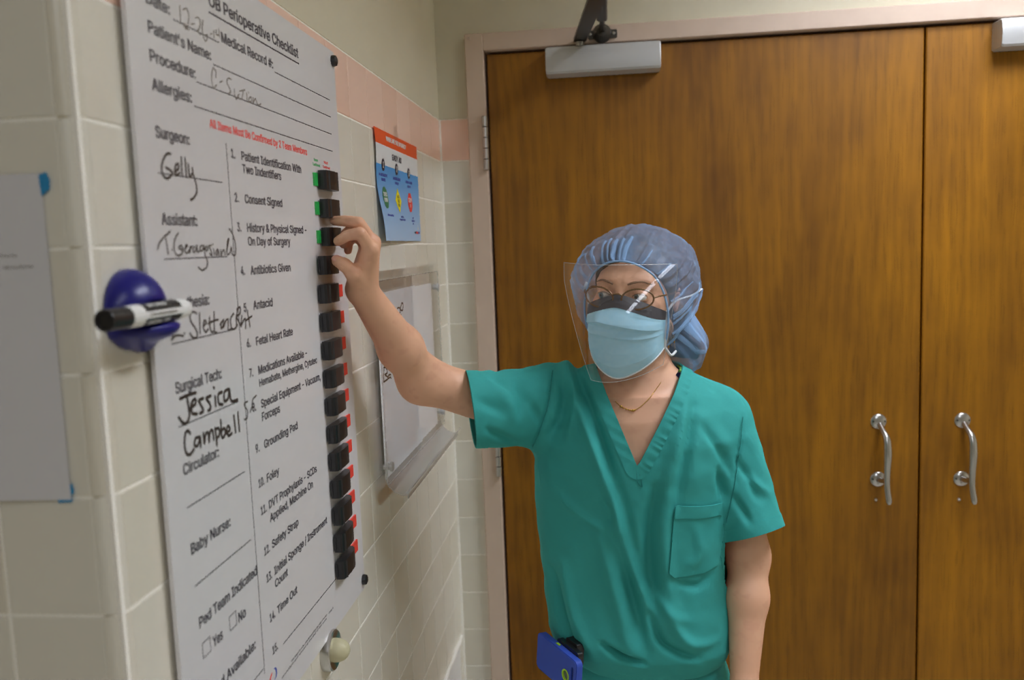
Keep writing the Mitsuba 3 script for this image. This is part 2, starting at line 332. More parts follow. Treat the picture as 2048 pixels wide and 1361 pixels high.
def door(n, x0, x1, hinge_x, handle_x, label):
    d = f'door_{n}'
    add(d, cbx(x0, x1, -0.004, 0.045, 0.008, DTOP - 0.007, 0.0025), f'm_wood_{n - 1}', kind='structure'); tag(d, label)
    if hinge_x is not None:
        for hz in (1.903, 1.108, 0.28):
            hk = key_for('hinge', d); labels[hk] = {'label': 'brushed steel hinge with five knuckles'}
            for i in range(5):
                k = 0.0268
                add('knuckle', moved(lathe([(0, 0), (0.0066, 0), (0.0076, 0.0008), (0.0076, k - 0.0018), (0.0066, k - 0.0010), (0, k - 0.0010)], 16), None, (hinge_x, -0.0295, hz - 0.067 + i * k)), 'm_steel', smooth=40, parent=hk)
            add('leaf', bx(hinge_x - 0.004, hinge_x + 0.004, -0.024, -0.003, hz - 0.066, hz + 0.066), 'm_steel', parent=hk)
    hk = key_for('pull_handle', d); labels[hk] = {'label': 'brushed metal arm pull handle on two round roses'}
    ra, rb = 1.1675, 1.0185
    for z in (ra, rb):
        add('rose', moved(lathe([(0, 0.007), (0.010, 0.0068), (0.0165, 0.0045), (0.0195, 0.002), (0.0198, 0)], 28), TO_MY, (handle_x, -0.004, z)), 'm_steel', smooth=50, parent=hk)
        for s in (-1, 1):
            add('screw', moved(lathe([(0, 0.0015), (0.0022, 0.0012), (0.0028, 0)], 10), TO_MY, (handle_x + s * 0.0135, -0.0088, z + 0.001)), 'm_iron', smooth=40, parent=hk)
    P = curve([(handle_x + 0.002, -0.009, ra - 0.007), (handle_x + 0.004, -0.026, ra - 0.018), (handle_x + 0.009, -0.043, ra - 0.038), (handle_x + 0.010, -0.048, ra - 0.075), (handle_x + 0.009, -0.047, ra - 0.12), (handle_x + 0.009, -0.048, ra - 0.16), (handle_x + 0.0125, -0.056, ra - 0.200)], 40)
    rad = np.interp(np.linspace(0, 1, 40), [0, 0.12, 0.25, 0.5, 0.7, 0.85, 0.97, 1], [0.0075, 0.0062, 0.0078, 0.0098, 0.0078, 0.0074, 0.0078, 0.004])
    add('grip', tube(P, rad, 16, flat=((0, 1, 0), 0.7)), 'm_steel', smooth=50, parent=hk)
    add('post', tube([(handle_x + 0.001, -0.008, rb), (handle_x + 0.004, -0.026, rb + 0.002), (handle_x + 0.009, -0.046, rb + 0.006)], [0.0085, 0.0065, 0.0065], 14), 'm_steel', smooth=50, parent=hk)
    add('bolt_head', moved(lathe([(0, 0.005), (0.0022, 0.0046), (0.0042, 0.002), (0.0052, 0)], 14), TO_MY, (handle_x - 0.0045, -0.004, 0.9645)), 'm_chrome', smooth=60, parent=d)
door(1, DX0 + 0.0068, DGAP - 0.0022, 0.1225, 1.0875, 'left leaf of the brown wood veneer double doors, hinges showing at its left edge')
door(2, DGAP + 0.0022, DX1 - 0.0035, None, 1.2885, 'right leaf of the brown wood veneer double doors, cut by the edge of the view')

# ceiling lights
for i, (cx, cy, sx, sy, rad, deep) in enumerate(LAMPS):
    t = thing('ceiling_light', ['deeply recessed fluorescent ceiling light in front of the doors', 'surface mounted fluorescent ceiling light behind the viewer', 'second surface mounted ceiling light down the corridor', 'furthest surface mounted ceiling light down the corridor'][i], 'ceiling light')
    inner = sbox(cx - sx / 2, cy - sy / 2, cx + sx / 2, cy + sy / 2)
    ring = (inner.buffer(0.03, join_style=2) if deep < 0 else inner.buffer(0.0005, join_style=2).union(inner.buffer(0.03, join_style=2))).difference(inner)
    m = trimesh.creation.extrude_polygon(ring, 0.012, engine='earcut'); m.apply_translation((0, 0, CEIL - 0.012)); add('frame', m, 'm_white', parent=t)
    zd = CEIL + deep - 0.002
    if deep > 0:
        m = trimesh.creation.extrude_polygon(inner.buffer(0.003, join_style=2).difference(inner), deep, engine='earcut'); m.apply_translation((0, 0, CEIL)); add('reflector', m, 'm_white', parent=t)
    else:
        m = trimesh.creation.extrude_polygon(inner.buffer(0.004, join_style=2).difference(inner), -deep - 0.012, engine='earcut'); m.apply_translation((0, 0, zd)); add('housing', m, 'm_white', parent=t)
    q = trimesh.Trimesh([[cx - sx / 2, cy - sy / 2, zd], [cx - sx / 2, cy + sy / 2, zd], [cx + sx / 2, cy + sy / 2, zd], [cx + sx / 2, cy - sy / 2, zd]], [[0, 1, 2], [0, 2, 3]], process=False)
    k = add('diffuser', q, 'm_white', parent=t); scene[k]['emitter'] = {'type': 'area', 'radiance': {'type': 'rgb', 'value': [rad * 0.95, rad, rad * 1.12]}}

# door closers
def closer(x0, x1, pivot, label, mirror):
    t = thing('door_closer', label, 'door closer')
    z0, z1, yb, yf = 2.056, 2.123, -0.004, -0.060
    pr = [(yb, z0 + 0.004), (yb, z1), (yf + 0.012, z1), (yf + 0.004, z1 - 0.003), (yf + 0.001, z1 - 0.010), (yf - 0.003, z0 + 0.031), (yf + 0.001, z0 + 0.006), (yf + 0.005, z0 + 0.001), (yb, z0)]
    def end(s):     # the cover is an extrusion along x with its ends chamfered in
        V, n = [], len(pr); c = np.mean(pr, 0)
        for x, k in ((x0, 0.93), (x0 + 0.004, 1), (x1 - 0.004, 1), (x1, 0.93)):
            V += [[x, c[0] + (a - c[0]) * k if a < yb - 1e-6 else a, c[1] + (b - c[1]) * k] for a, b in pr]
        F = []
        for q in range(3):
            for j in range(n): a, b = q * n + j, q * n + (j + 1) % n; F += [[a, b + n, b], [a, a + n, b + n]]
        for j in range(1, n - 1): F += [[0, j, j + 1], [3 * n, 3 * n + j + 1, 3 * n + j]]
        m = trimesh.Trimesh(np.array(V), np.array(F), process=False); m.fix_normals(); return m
    add('cover', end(1), 'm_silver', smooth=25, parent=t)
    s = -1 if mirror else 1
    add('end_cap', cbx(x0 + 0.003, x1 - 0.003, yb, yb + 0.0002, z0 - 0.002, z1 + 0.002, 0.00005), 'm_iron', parent=t)
    px, py, zt = pivot, -0.036, 2.142
    add('spindle', moved(lathe([(0.0105, 0), (0.0105, 0.010), (0.008, 0.012), (0, 0.012)], 18), None, (px, py, z1)), 'm_steel', smooth=40, parent=t)
    ex, ey = px + s * 0.050, -0.42
    d = np.array([ex - px, ey - py]); d /= np.linalg.norm(d); nrm = np.array([-d[1], d[0]])
    w0, w1 = 0.0150, 0.0180
    poly = Polygon([(px, py) + nrm * w0, (px, py) - nrm * w0, (ex, ey) - nrm * w1, (ex, ey) + nrm * w1]).union(Point(px, py).buffer(0.0155)).union(Point(ex, ey).buffer(0.018))
    m = trimesh.creation.extrude_polygon(poly, 0.008, engine='earcut'); m.apply_translation((0, 0, zt - 0.006)); add('arm', m, 'm_iron', parent=t)
    bxx = px + s * 0.054
    add('rod', tube([(bxx, -0.047, 2.158), (px + s * 0.056, -0.20, 2.156), (ex, ey + 0.02, 2.153)], [0.0062, 0.0062, 0.0062], 12), 'm_iron', smooth=40, parent=t)
    add('sleeve', cbx(bxx - 0.011, bxx + 0.013, -0.40, -0.15, 2.150, 2.164, 0.003), 'm_iron', parent=t)
    add('bracket', cat([ext(rrect(bxx - 0.034, bxx + 0.037, 2.1405, 2.160, 0.004), 0.006, BACK(-0.022)), moved(lathe([(0, 0.026), (0.012, 0.025), (0.019, 0.016), (0.023, 0.004), (0.023, 0)], 22), TO_MY, (bxx, -0.027, 2.152)), bx(bxx - 0.007, bxx + 0.007, -0.058, -0.03, 2.150, 2.166)]), 'm_iron', smooth=30, parent=t)
    for q in (-1, 1): add('screw', moved(lathe([(0, 0.003), (0.0035, 0.0025), (0.005, 0)], 12), TO_MY, (bxx + q * 0.0285, -0.028, 2.151)), 'm_chrome', smooth=50, parent=t)
closer(0.282, 0.561, 0.367, 'silver door closer on the left door leaf with its dark folding arm above', False)
closer(1.338, 1.617, 1.532, 'silver door closer at the top right corner, on the right door leaf', True)

# ---------------------------------------------------------------- the checklist board on the left wall
BX = 0.0085
B = thing('checklist_board', 'large white surgical checklist board with printed items and fifteen black sliders on the left wall', 'checklist board')
pan = rrect(-1.4855, -0.889, 1.0905, 1.951, 0.004)
m = ext(pan, BX - 0.0045, LEFT(0.0045)); add('panel', m, 'm_board', parent=B)
for y, z in ((-0.8985, 1.936), (-0.8985, 1.107), (-1.47, 1.936)):
    add('screw', moved(lathe([(0, 0.0075), (0.005, 0.0075), (0.0078, 0.006), (0.0085, 0.003), (0.0085, 0)], 22), TO_X, (BX, y, z)), 'm_black', smooth=40, parent=B, label='black screw cap at a corner of the board')
MB = LEFT(BX - 0.0001)
def words(text, y, z, w, cap, m='m_print', parent=None, M=None, bold=True, name='lettering'):
    add(name, lettering(text, y, z, w, cap, MB if M is None else M, bold), m, parent=parent or B)
def rule(y0, y1, z, t=0.0012, m='m_print', name='rule'):
    add(name, ext(sbox(y0, z - t / 2, y1, z + t / 2), 0.0003, MB), m, parent=B)
LA, IT = 0.0108, 0.0098
words('OB Perioperative Checklist', -1.318, 1.909, 0.268, 0.0130); rule(-1.3196, -1.0495, 1.9017, 0.0018)
words('Date:', -1.4490, 1.8772, 0.044, LA); rule(-1.3991, -1.2992, 1.8746)
words('Medical Record #:', -1.2930, 1.8768, 0.147, LA); rule(-1.1414, -0.9227, 1.8733)
words("Patient's Name:", -1.4490, 1.8513, 0.127, LA); rule(-1.3182, -0.9224, 1.8480)
words('Procedure:', -1.4500, 1.8252, 0.089, LA); rule(-1.3599, -0.9247, 1.8223)
words('Allergies:', -1.4505, 1.7992, 0.077, LA); rule(-1.3701, -0.9242, 1.7966)
words('All Items Must Be Confirmed by 2 Team Members', -1.3374, 1.7796, 0.298, 0.0088, 'm_red_print')
words('Surgeon:', -1.4512, 1.7560, 0.066, LA); rule(-1.4524, -1.3168, 1.7233)
words('Assistant:', -1.4532, 1.6754, 0.071, LA); rule(-1.4542, -1.3181, 1.6431)
words('Anesthesia:', -1.4540, 1.5945, 0.085, LA); rule(-1.4535, -1.3160, 1.5626)
words('Surgical Tech:', -1.4530, 1.5144, 0.099, LA); rule(-1.4529, -1.3183, 1.4821)
words('Circulator:', -1.4509, 1.4337, 0.077, LA); rule(-1.4497, -1.3144, 1.4011)
words('Baby Nurse:', -1.4484, 1.3532, 0.089, LA); rule(-1.4470, -1.3114, 1.3205)
words('Ped Team Indicated', -1.4439, 1.2757, 0.142, LA)
for y in (-1.4418, -1.3797):
    o = sbox(y, 1.2424, y + 0.0175, 1.2588); add('checkbox', ext(o.difference(o.buffer(-0.001)), 0.0003, MB), 'm_print', parent=B)
words('Yes', -1.4189, 1.2434, 0.0218, LA); words('No', -1.3576, 1.2420, 0.0190, LA)
words('Blood Available:', -1.4440, 1.1948, 0.1245, LA); rule(-1.4440, -1.3031, 1.1610)
add('rule', ext(sbox(-1.3012, 1.1536, -1.3000, 1.7671), 0.0003, MB), 'm_print', parent=B)
ITEMS = [('1.', 1.7527, [('Patient Identification With', 1.7527, 0.1945), ('Two Indentifiers', 1.7381, 0.1185)]), ('2.', 1.7041, [('Consent Signed', 1.7039, 0.1155)]),
         ('3.', 1.6711, [('History & Physical Signed -', 1.6708, 0.198), ('On Day of Surgery', 1.6550, 0.134)]), ('4.', 1.6218, [('Antibiotics Given', 1.6213, 0.128)]),
         ('5.', 1.5795, [('Antacid', 1.5804, 0.0585)]), ('6.', 1.5385, [('Fetal Heart Rate', 1.5378, 0.119)]),
         ('7.', 1.5037, [('Medications Available -', 1.5032, 0.166), ('Hemabate, Methergine, Cytotec', 1.4886, 0.2045)]),
         ('8.', 1.4630, [('Special Equipment - Vacuum,', 1.4628, 0.2135), ('Forceps', 1.4470, 0.0565)]), ('9.', 1.4139, [('Grounding Pad', 1.4134, 0.1115)]),
         ('10.', 1.3719, [('Foley', 1.3717, 0.0385)]), ('11.', 1.3384, [('DVT Prophylaxis - SCDs', 1.3386, 0.1715), ('Applied, Machine On', 1.3218, 0.1525)]),
         ('12.', 1.2885, [('Safety Strap', 1.2888, 0.0895)]), ('13.', 1.2548, [('Initial Sponge / Instrument', 1.2548, 0.199), ('Count', 1.2387, 0.0415)]),
         ('14.', 1.2048, [('Time Out', 1.2044, 0.068)]), ('15.', 1.1636, [])]
for i, (n, z, ls) in enumerate(ITEMS):
    y = -1.2895 + i * 0.0011
    words(n, y, z, 0.0105 if i < 9 else 0.0165, IT)
    for j, (t, zz, w) in enumerate(ls): words(t, -1.2620 + i * 0.0008, zz, w, 0.0088 if t[:3] == 'Hem' else IT)
rule(-1.2406, -1.0293, 1.1612)
words('This board is to be completed before the start of every', -1.2201, 1.1262, 0.141, 0.0030, bold=False)
words('procedure and erased at the end of the case', -1.2511, 1.1216, 0.170, 0.0030, bold=False); words('Form 4', -1.0700, 1.1240, 0.020, 0.0030, bold=False)
add('emblem', ext(Polygon([(-1.296, 1.133), (-1.283, 1.144), (-1.279, 1.144), (-1.290, 1.133)]), 0.0003, MB), 'm_red_print', parent=B)
add('emblem', ext(Point(-1.272, 1.139).buffer(0.007).difference(Point(-1.2755, 1.139).buffer(0.0065)), 0.0003, MB), 'm_blue_print', parent=B)
for k, (c, t0, t1, y) in enumerate((('m_green_print', 'Items', 'Confirmed', -1.019), ('m_red_print', 'Not', 'Confirmed', -0.974))):
    words(t0, y + 0.006, 1.7745, 0.018, 0.0038, c); words(t1, y, 1.7677, 0.032, 0.0038, c)

def ink(strokes, w, M, m, parent):
    ls = []
    for st in strokes.split(';'):
        P = [tuple(float(c) * 1e-4 for c in q.split(',')) for q in st.split()]
        C = curve(P, max(4, 5 * len(P))) if len(P) > 2 else np.array(P)
        ls.append(LineString(C).buffer(w / 2, quad_segs=3))
    hk = key_for('handwriting', parent); add('handwriting', ext(unary_union(ls).simplify(0.00012), 0.0004, M), m, parent=parent); tag(hk, kind='stuff')
BOARD_STROKES={'gelly':'-14260,17429 -14304,17433 -14363,17405 -14415,17356 -14447,17300 -14450,17247 -14422,17205 -14361,17191 -14294,17219 -14251,17253 -14311,17280 -14372,17293;-14194,17267 -14121,17310 -14133,17350 -14178,17328 -14204,17284 -14198,17239 -14161,17238 -14109,17264;-14056,17417 -14060,17333 -14066,17235;-13978,17419 -13979,17331 -13979,17233;-13918,17364 -13919,17298 -13909,17238 -13853,17275;-13844,17333 -13833,17277 -13810,17231 -13781,17156 -13784,17098 -13852,17037 -13927,17010',
'geragosian':'-14644,16526 -14620,16570 -14523,16632 -14388,16691;-14480,16623 -14473,16560 -14459,16479;-14384,16519 -14377,16516;-14233,16679 -14297,16633 -14337,16560 -14329,16496 -14279,16458 -14200,16475 -14164,16522 -14206,16559 -14248,16532 -14175,16512;-14125,16521 -14071,16554 -14100,16559 -14128,16503 -14093,16479 -14039,16511 -14013,16549 -14034,16483 -14006,16530 -13973,16549;-13922,16548 -13962,16520 -13958,16491 -13910,16500 -13870,16558 -13871,16490 -13828,16499;-13755,16557 -13807,16538 -13797,16499 -13741,16518 -13724,16557 -13708,16459 -13666,16389 -13697,16330 -13798,16302 -13876,16336;-13661,16547 -13697,16523 -13659,16498 -13632,16527 -13661,16547;-13551,16556 -13607,16547 -13561,16496 -13558,16446 -13598,16472;-13502,16516 -13502,16451;-13515,16568 -13512,16564;-13412,16515 -13464,16475 -13434,16450 -13391,16505 -13385,16444;-13333,16504 -13332,16443 -13289,16494 -13252,16504 -13237,16452;-13196,16482 -13112,16622 -13153,16596 -13188,16461 -13114,16471 -13067,16533 -13055,16459 -12983,16443 -12952,16554 -12996,16660 -13059,16722 -13094,16732',
'sletten':'-14464,15865 -14471,15781 -14505,15689 -14527,15668 -14431,15699 -14299,15679;-14272,15704 -14265,15701;-13996,15874 -14058,15898 -14127,15872 -14125,15810 -14057,15741 -14007,15679 -14036,15631 -14113,15646 -14158,15688;-13929,15868 -13949,15666;-13871,15729 -13796,15760 -13833,15789 -13871,15729 -13826,15666 -13765,15692;-13717,15811 -13720,15707 -13687,15649 -13657,15655;-13603,15854 -13627,15658 -13572,15637;-13755,15750 -13594,15768 -13521,15768;-13485,15711 -13419,15745 -13459,15722 -13462,15668 -13396,15702;-13393,15756 -13409,15677 -13344,15738 -13280,15746 -13298,15638 -13235,15639;-13128,15802 -13216,15754 -13216,15658 -13141,15629 -13053,15670;-13022,15849 -13071,15755 -13082,15651;-13039,15844 -12954,15858 -12966,15789 -13055,15754 -12958,15639;-12921,15756 -12954,15660 -12842,15721 -12845,15607;-12762,15786 -12721,15616;-12812,15697 -12648,15733',
'jessica':'-14458,15084 -14307,15093 -14139,15089;-14321,15083 -14311,14988 -14302,14886 -14376,14827 -14447,14848 -14511,14911;-14266,14954 -14156,14984 -14162,15029 -14211,15019 -14264,14966 -14236,14898 -14148,14874;-13991,15005 -14087,14997 -14043,14937 -14012,14879 -14082,14867;-13824,15000 -13924,14992 -13864,14929 -13845,14873 -13904,14858;-13727,14976 -13729,14877;-13746,15074 -13732,15068;-13561,14994 -13653,14983 -13654,14889 -13569,14860;-13392,14999 -13502,14984 -13518,14891 -13424,14901 -13378,14989 -13352,14860 -13194,14845',
'campbell':'-14318,14714 -14363,14750 -14418,14724 -14446,14632 -14423,14539 -14352,14509 -14269,14539;-14121,14632 -14213,14640 -14249,14579 -14187,14557 -14123,14619 -14124,14530;-14049,14654 -14040,14548 -13997,14636 -13942,14630 -13938,14538 -13900,14634 -13843,14635 -13830,14539;-13783,14648 -13770,14552 -13770,14465;-13785,14635 -13698,14629 -13694,14561 -13758,14535;-13640,14705 -13641,14522 -13564,14532 -13567,14601 -13639,14590;-13532,14538 -13435,14558 -13474,14608 -13522,14564 -13477,14499 -13397,14508;-13318,14687 -13302,14501;-13212,14701 -13205,14494',
'fiveeight':'-12937,14776 -13024,14771 -13014,14726 -12955,14671 -12986,14590 -13055,14590;-12685,14799 -12791,14771 -12817,14703 -12803,14641;-12884,14642 -12830,14690',
'date':'-13841,18913 -13844,18841 -13841,18749;-13773,18893 -13704,18923 -13666,18877 -13678,18805 -13739,18714 -13787,18753 -13684,18714;-13615,18791 -13555,18811;-13515,18880 -13445,18898 -13413,18852 -13454,18781 -13498,18753 -13433,18733;-13346,18900 -13383,18798 -13359,18705 -13299,18701 -13269,18761 -13332,18747;-13192,18793 -13159,18805;-13110,18848 -13112,18774;-13044,18868 -13052,18820 -12982,18827;-12976,18894 -12979,18809',
'csection':'-13142,18350 -13130,18416 -13159,18434 -13189,18442 -13231,18379 -13246,18285 -13215,18226 -13133,18277;-13052,18315 -12982,18341;-12749,18403 -12829,18398 -12870,18352 -12822,18303 -12784,18262 -12846,18232;-12685,18303 -12684,18240 -12644,18202 -12589,18245;-12561,18270 -12601,18243 -12547,18213;-12428,18341 -12498,18221;-12543,18307 -12391,18348;-12347,18315 -12347,18245;-12294,18334 -12286,18333;-12264,18288 -12312,18230 -12221,18245 -12226,18290 -12264,18288;-12161,18295 -12172,18232 -12096,18295 -12041,18231 -11944,18257'}
HOLDER_STROKES={'twenty':'-6508,15395 -6447,15370;-6174,15258 -6096,15238 -5973,15225;-5815,15299 -5628,15295 -5620,15196 -5841,15180 -5557,15149;-5433,15375 -5576,15263 -5390,15230 -5333,15350 -5433,15375',
'ba':'-7034,14310 -7113,14055;-7060,14307 -6888,14282 -6832,14181 -7001,14168 -6764,14072 -7089,14051;-6584,14110 -6741,14118 -6778,14067 -6621,14066 -6574,14035'}

for k, w, m in (('gelly', 0.0026, 'm_ink'), ('geragosian', 0.0018, 'm_ink'), ('sletten', 0.0023, 'm_ink'), ('jessica', 0.0036, 'm_ink'), ('campbell', 0.0034, 'm_ink'), ('fiveeight', 0.0019, 'm_ink'), ('date', 0.0016, 'm_ink_pale'), ('csection', 0.0016, 'm_ink_pale')):
    ink(BOARD_STROKES[k], w, MB, m, B)

# fifteen sliders, each over a green and a red strip
SZ, SP = 1.7482, 0.04096
strip = lambda a0, a1, z, m: add('strip', ext(rrect(a0, a1, z - 0.0092, z + 0.0092, 0.0008), 0.0022, LEFT(BX)), m, parent=B, label={'m_green': 'green confirmed strip', 'm_red': 'red not confirmed strip'}[m])
sprof = Polygon([(0, 0.0024), (0, 0.0108), (0.002, 0.0140), (0.006, 0.0152), (0.030, 0.0160), (0.052, 0.0150), (0.062, 0.0125), (0.0685, 0.0075), (0.0700, 0.0024)])   # along the wall, out of the wall
def slider_mesh():
    m = trimesh.creation.extrude_polygon(sprof, 0.0268, engine='earcut')      # local: a along the wall, b out of it, c up
    c = m.vertices[:, 2] > 0.01; m.vertices[:, 2] -= 0.0134
    ridge = trimesh.creation.extrude_polygon(Polygon([(0.0075, 0.0150), (0.0100, 0.0170), (0.0125, 0.0156)]), 0.0268, engine='earcut'); ridge.apply_translation((0, 0, -0.0134))
    edge = bx(-0.0014, 0.0712, 0.0022, 0.0050, -0.0095, 0.0095)
    m = cat([m, ridge, edge]); v = m.vertices; m.vertices = np.c_[v[:, 1], v[:, 0], v[:, 2]]; m.invert(); return m
sp = mikit.ply(slider_mesh(), 'm_black', smooth=30)
for i in range(15):
    z = SZ - i * SP; y = -1.0052 - 0.0006 * i if i < 3 else (-1.0285 if i == 3 else -1.0335)
    strip(-1.0215, -0.9725, z, 'm_green'); strip(-0.9715, -0.9215, z, 'm_red')
    k = add('slider', {**sp, 'to_world': T().translate([BX, y, z])}, None, parent=B)
    tag(k, 'black slider of row %d on the checklist board, %s' % (i + 1, 'pushed right to show its green strip' if i < 3 else ('held between the fingers and thumb' if i == 3 else 'still left of its red strip')))

# ---------------------------------------------------------------- marker and its blue holder
def holder_sdf(p):
    d = ball(p, (0.002, -1.5090, 1.6000), (0.0300, 0.0375, 0.0360))
    d = smin(d, ball(p, (0.013, -1.5080, 1.5835), (0.0290, 0.0365, 0.0130)), 0.006)
    d = smin(d, ball(p, (0.004, -1.4985, 1.5705), (0.0130, 0.0120, 0.0100)), 0.004)
    q = np.hypot(p[..., 0] - 0.0335, p[..., 2] - 1.5975) - 0.0106
    slot = smin(q, np.maximum(np.abs(p[..., 2] - 1.5975) - 0.0075, 0.0335 - p[..., 0]), 0.003)
    return np.maximum(smax(d, -slot, 0.003), 0.0005 - p[..., 0])
v, f = surface(holder_sdf, (-0.004, -1.55, 1.555), (0.048, -1.45, 1.642), 0.0016)
v = smoothed(v, f, 2)
add('marker_holder', (v, f), 'm_blue_plastic', smooth=50, label='shiny dark blue plastic marker holder stuck on the tiles beside the board', cat='marker holder')
t = thing('marker', 'black capped dry erase marker lying in the blue holder', 'marker')
MK = np.array([[0, 1, 0, 0.0335], [0, 0, 1, -1.600], [1, 0, 0, 1.5975], [0, 0, 0, 1.0]])
seg = lambda pr, n=26: moved(lathe(pr, n), MK)
add('cap', seg([(0, 0.0012), (0.0058, 0.0012), (0.0060, 0), (0.0084, 0.0004), (0.0089, 0.0016), (0.0091, 0.029), (0.0082, 0.0294)]), 'm_black', smooth=40, parent=t)
add('barrel', seg([(0.0078, 0.0285), (0.0092, 0.030), (0.0094, 0.046), (0.0094, 0.107), (0.0094, 0.114), (0.0090, 0.123), (0.0080, 0.128), (0.0055, 0.1295), (0, 0.13)]), 'm_white', smooth=40, parent=t, label='white barrel of the marker')
def label_band(a0, a1, r, y0, y1):
    th = np.linspace(a0, a1, 14); V = [[0.0335 + rr * np.cos(q), yy, 1.5975 + rr * np.sin(q)] for yy in (y0, y1) for rr in (r,) for q in th]
    F = []
    for j in range(13): F += [[j, j + 14, j + 15], [j, j + 15, j + 1]]
    return np.array(V), np.array(F)
add('label_band', label_band(0.30, 2.9, 0.00955, -1.553, -1.4925), 'm_black', smooth=True, parent=t, label='black band printed along the barrel')
add('label_band', label_band(-2.6, -0.32, 0.00955, -1.553, -1.4925), 'm_black', smooth=True, parent=t, label='black band printed along the barrel')
def on_barrel(text, ang, y0, w, cap, m):
    g = lettering(text, 0, 0, w, cap, np.eye(4), True, 0.0002); v = g.vertices; q = ang + v[:, 1] / 0.0097
    g.vertices = np.c_[0.0335 + (0.00968 + v[:, 2]) * np.cos(q), y0 + v[:, 0], 1.5975 + (0.00968 + v[:, 2]) * np.sin(q)]; add('lettering', g, m, parent=t)
on_barrel('DRY ERASE', 0.75, -1.545, 0.030, 0.0032, 'm_white'); on_barrel('LOW ODOR MARKER', -0.10, -1.548, 0.045, 0.0018, 'm_ink_pale'); on_barrel('CHISEL TIP', -0.95, -1.548, 0.036, 0.0034, 'm_white')

# ---------------------------------------------------------------- paper taped to the near wall
t = thing('taped_paper', 'sheet of white paper with two grey lines of text taped to the near tiles', 'paper')
def paper_pt(a, b): return np.stack([-0.25 + 0.2165 * a, CY - 0.0012 - 0.0035 * np.sin(np.pi * a) * (0.4 + 0.6 * b) - 0.0012 * b, 1.7165 - 0.2725 * b], -1)
def grid(fn, na, nb, t=None):
    A, Bb = np.meshgrid(np.linspace(0, 1, na), np.linspace(0, 1, nb), indexing='ij'); V = fn(A.ravel(), Bb.ravel()); F = []
    for i in range(na - 1):
        for j in range(nb - 1):
            p = i * nb + j; F += [[p, p + nb + 1, p + nb], [p, p + 1, p + nb + 1]]
    F = np.array(F); uv = np.c_[A.ravel(), Bb.ravel()]
    return (V, F, uv)
V, F, _ = grid(paper_pt, 16, 10); V, F = thick(V, F[:, ::-1], 0.00015); add('sheet', (V, F), 'm_paper', smooth=40, parent=t)
for txt, z, w in (('before you fill out the schedules', 1.6495, 0.175), ('for the room please do not leave open or double', 1.6400, 0.188)):
    g = lettering(txt, -0.2355, z, w, 0.0030, np.eye(4), False, 0.0002); v = g.vertices; a = np.clip((v[:, 0] + 0.25) / 0.2165, 0, 1); b = (1.7165 - v[:, 1]) / 0.2725
    P = paper_pt(a, b); g.vertices = np.c_[v[:, 0], P[:, 1] - 0.0001 - v[:, 2], v[:, 1]]; add('lettering', g, 'm_ink_pale', parent=t)
for poly in (Polygon([(-0.0350, 1.7150), (-0.0285, 1.7170), (-0.0260, 1.7110), (-0.0268, 1.7030), (-0.0340, 1.6980)]), Polygon([(-0.046, 1.4468), (-0.033, 1.4462), (-0.0330, 1.4418), (-0.0455, 1.4412)]), Polygon([(-0.0345, 1.4560), (-0.0318, 1.4580), (-0.0305, 1.4500), (-0.0338, 1.4470)])):
    add('tape', ext(poly, 0.0005, BACK(CY - 0.0018)), 'm_tape', parent=t, label='scrap of blue tape at the corner of the paper')

# ---------------------------------------------------------------- poster
t = thing('poster', 'small landscape poster with an orange heading over blue with three numbered signs', 'poster')
PY0, PY1, PZ0, PZ1 = -0.6530, -0.2960, 1.6610, 1.8705
def poster_x(a, b): return 0.0022 + 0.0125 * np.clip(b, 0, 1) ** 2.2 * np.clip(1 - a, 0, 1) ** 1.6 + 0.002 * np.sin(3 * np.pi * np.clip(b, 0, 1)) * (1 - a)
def poster_pt(a, b): return np.stack([poster_x(a, b), PY0 + (PY1 - PY0) * a, PZ1 + (PZ0 - PZ1) * b], -1)
def band(b0, b1, m, lab=None):
    fn = lambda a, b: poster_pt(a, b0 + (b1 - b0) * b)
    V, F, uv = grid(fn, 20, 14); N = vnormals(V, F); s = 1 if N[:, 0].mean() > 0 else -1; F = F if s > 0 else F[:, ::-1]
    V2, F2 = thick(V, F, 0.0003); add('printed_band', (V2, F2), m, smooth=True, parent=t, uv=np.vstack([uv, uv]), label=lab)
band(0, 0.135, 'm_orange', 'orange heading band'); band(0.135, 0.315, 'm_poster_white', 'white band'); band(0.315, 1, 'm_poster_blue', 'blue lower field')
def on_poster(g, m, lift=0.0003, name='lettering'):
    v = g.vertices; a = (v[:, 0] - PY0) / (PY1 - PY0); b = (PZ1 - v[:, 1]) / (PZ1 - PZ0)
    g.vertices = np.c_[poster_x(a, b) + lift + v[:, 2], v[:, 0], v[:, 1]]; add(name, g, m, parent=t)
flat = lambda poly: trimesh.creation.extrude_polygon(poly, 0.0003, engine='earcut')
I4 = np.eye(4)
on_poster(lettering('WHERE ARE THE SPONGES?', -0.571, 1.8535, 0.166, 0.0085, I4), 'm_white')
on_poster(lettering('EASY AS', -0.531, 1.8200, 0.078, 0.0110, I4), 'm_print')
for i, (c, l0, l1) in enumerate(((-0.604, 'A MOMENT', 'COUNTS'), (-0.497, 'A CLOSING COUNT', 'SHELF'), (-0.389, 'A FINAL COUNT', 'OUT'))):
    on_poster(flat(Point(c, 1.8045).buffer(0.0115)), 'm_print', name='number_disc'); on_poster(lettering(str(i + 1), c - 0.0034, 1.7990, 0.0068, 0.0115, I4), 'm_white', 0.0007)
    on_poster(lettering(l0, c - 0.031, 1.7830, 0.062, 0.0052, I4), 'm_blue_print'); on_poster(lettering(l1, c - 0.015, 1.7740, 0.030, 0.0052, I4), 'm_blue_print')
c = -0.604; on_poster(flat(Point(c, 1.7430).buffer(0.0205)), 'm_sign_green', name='sign')
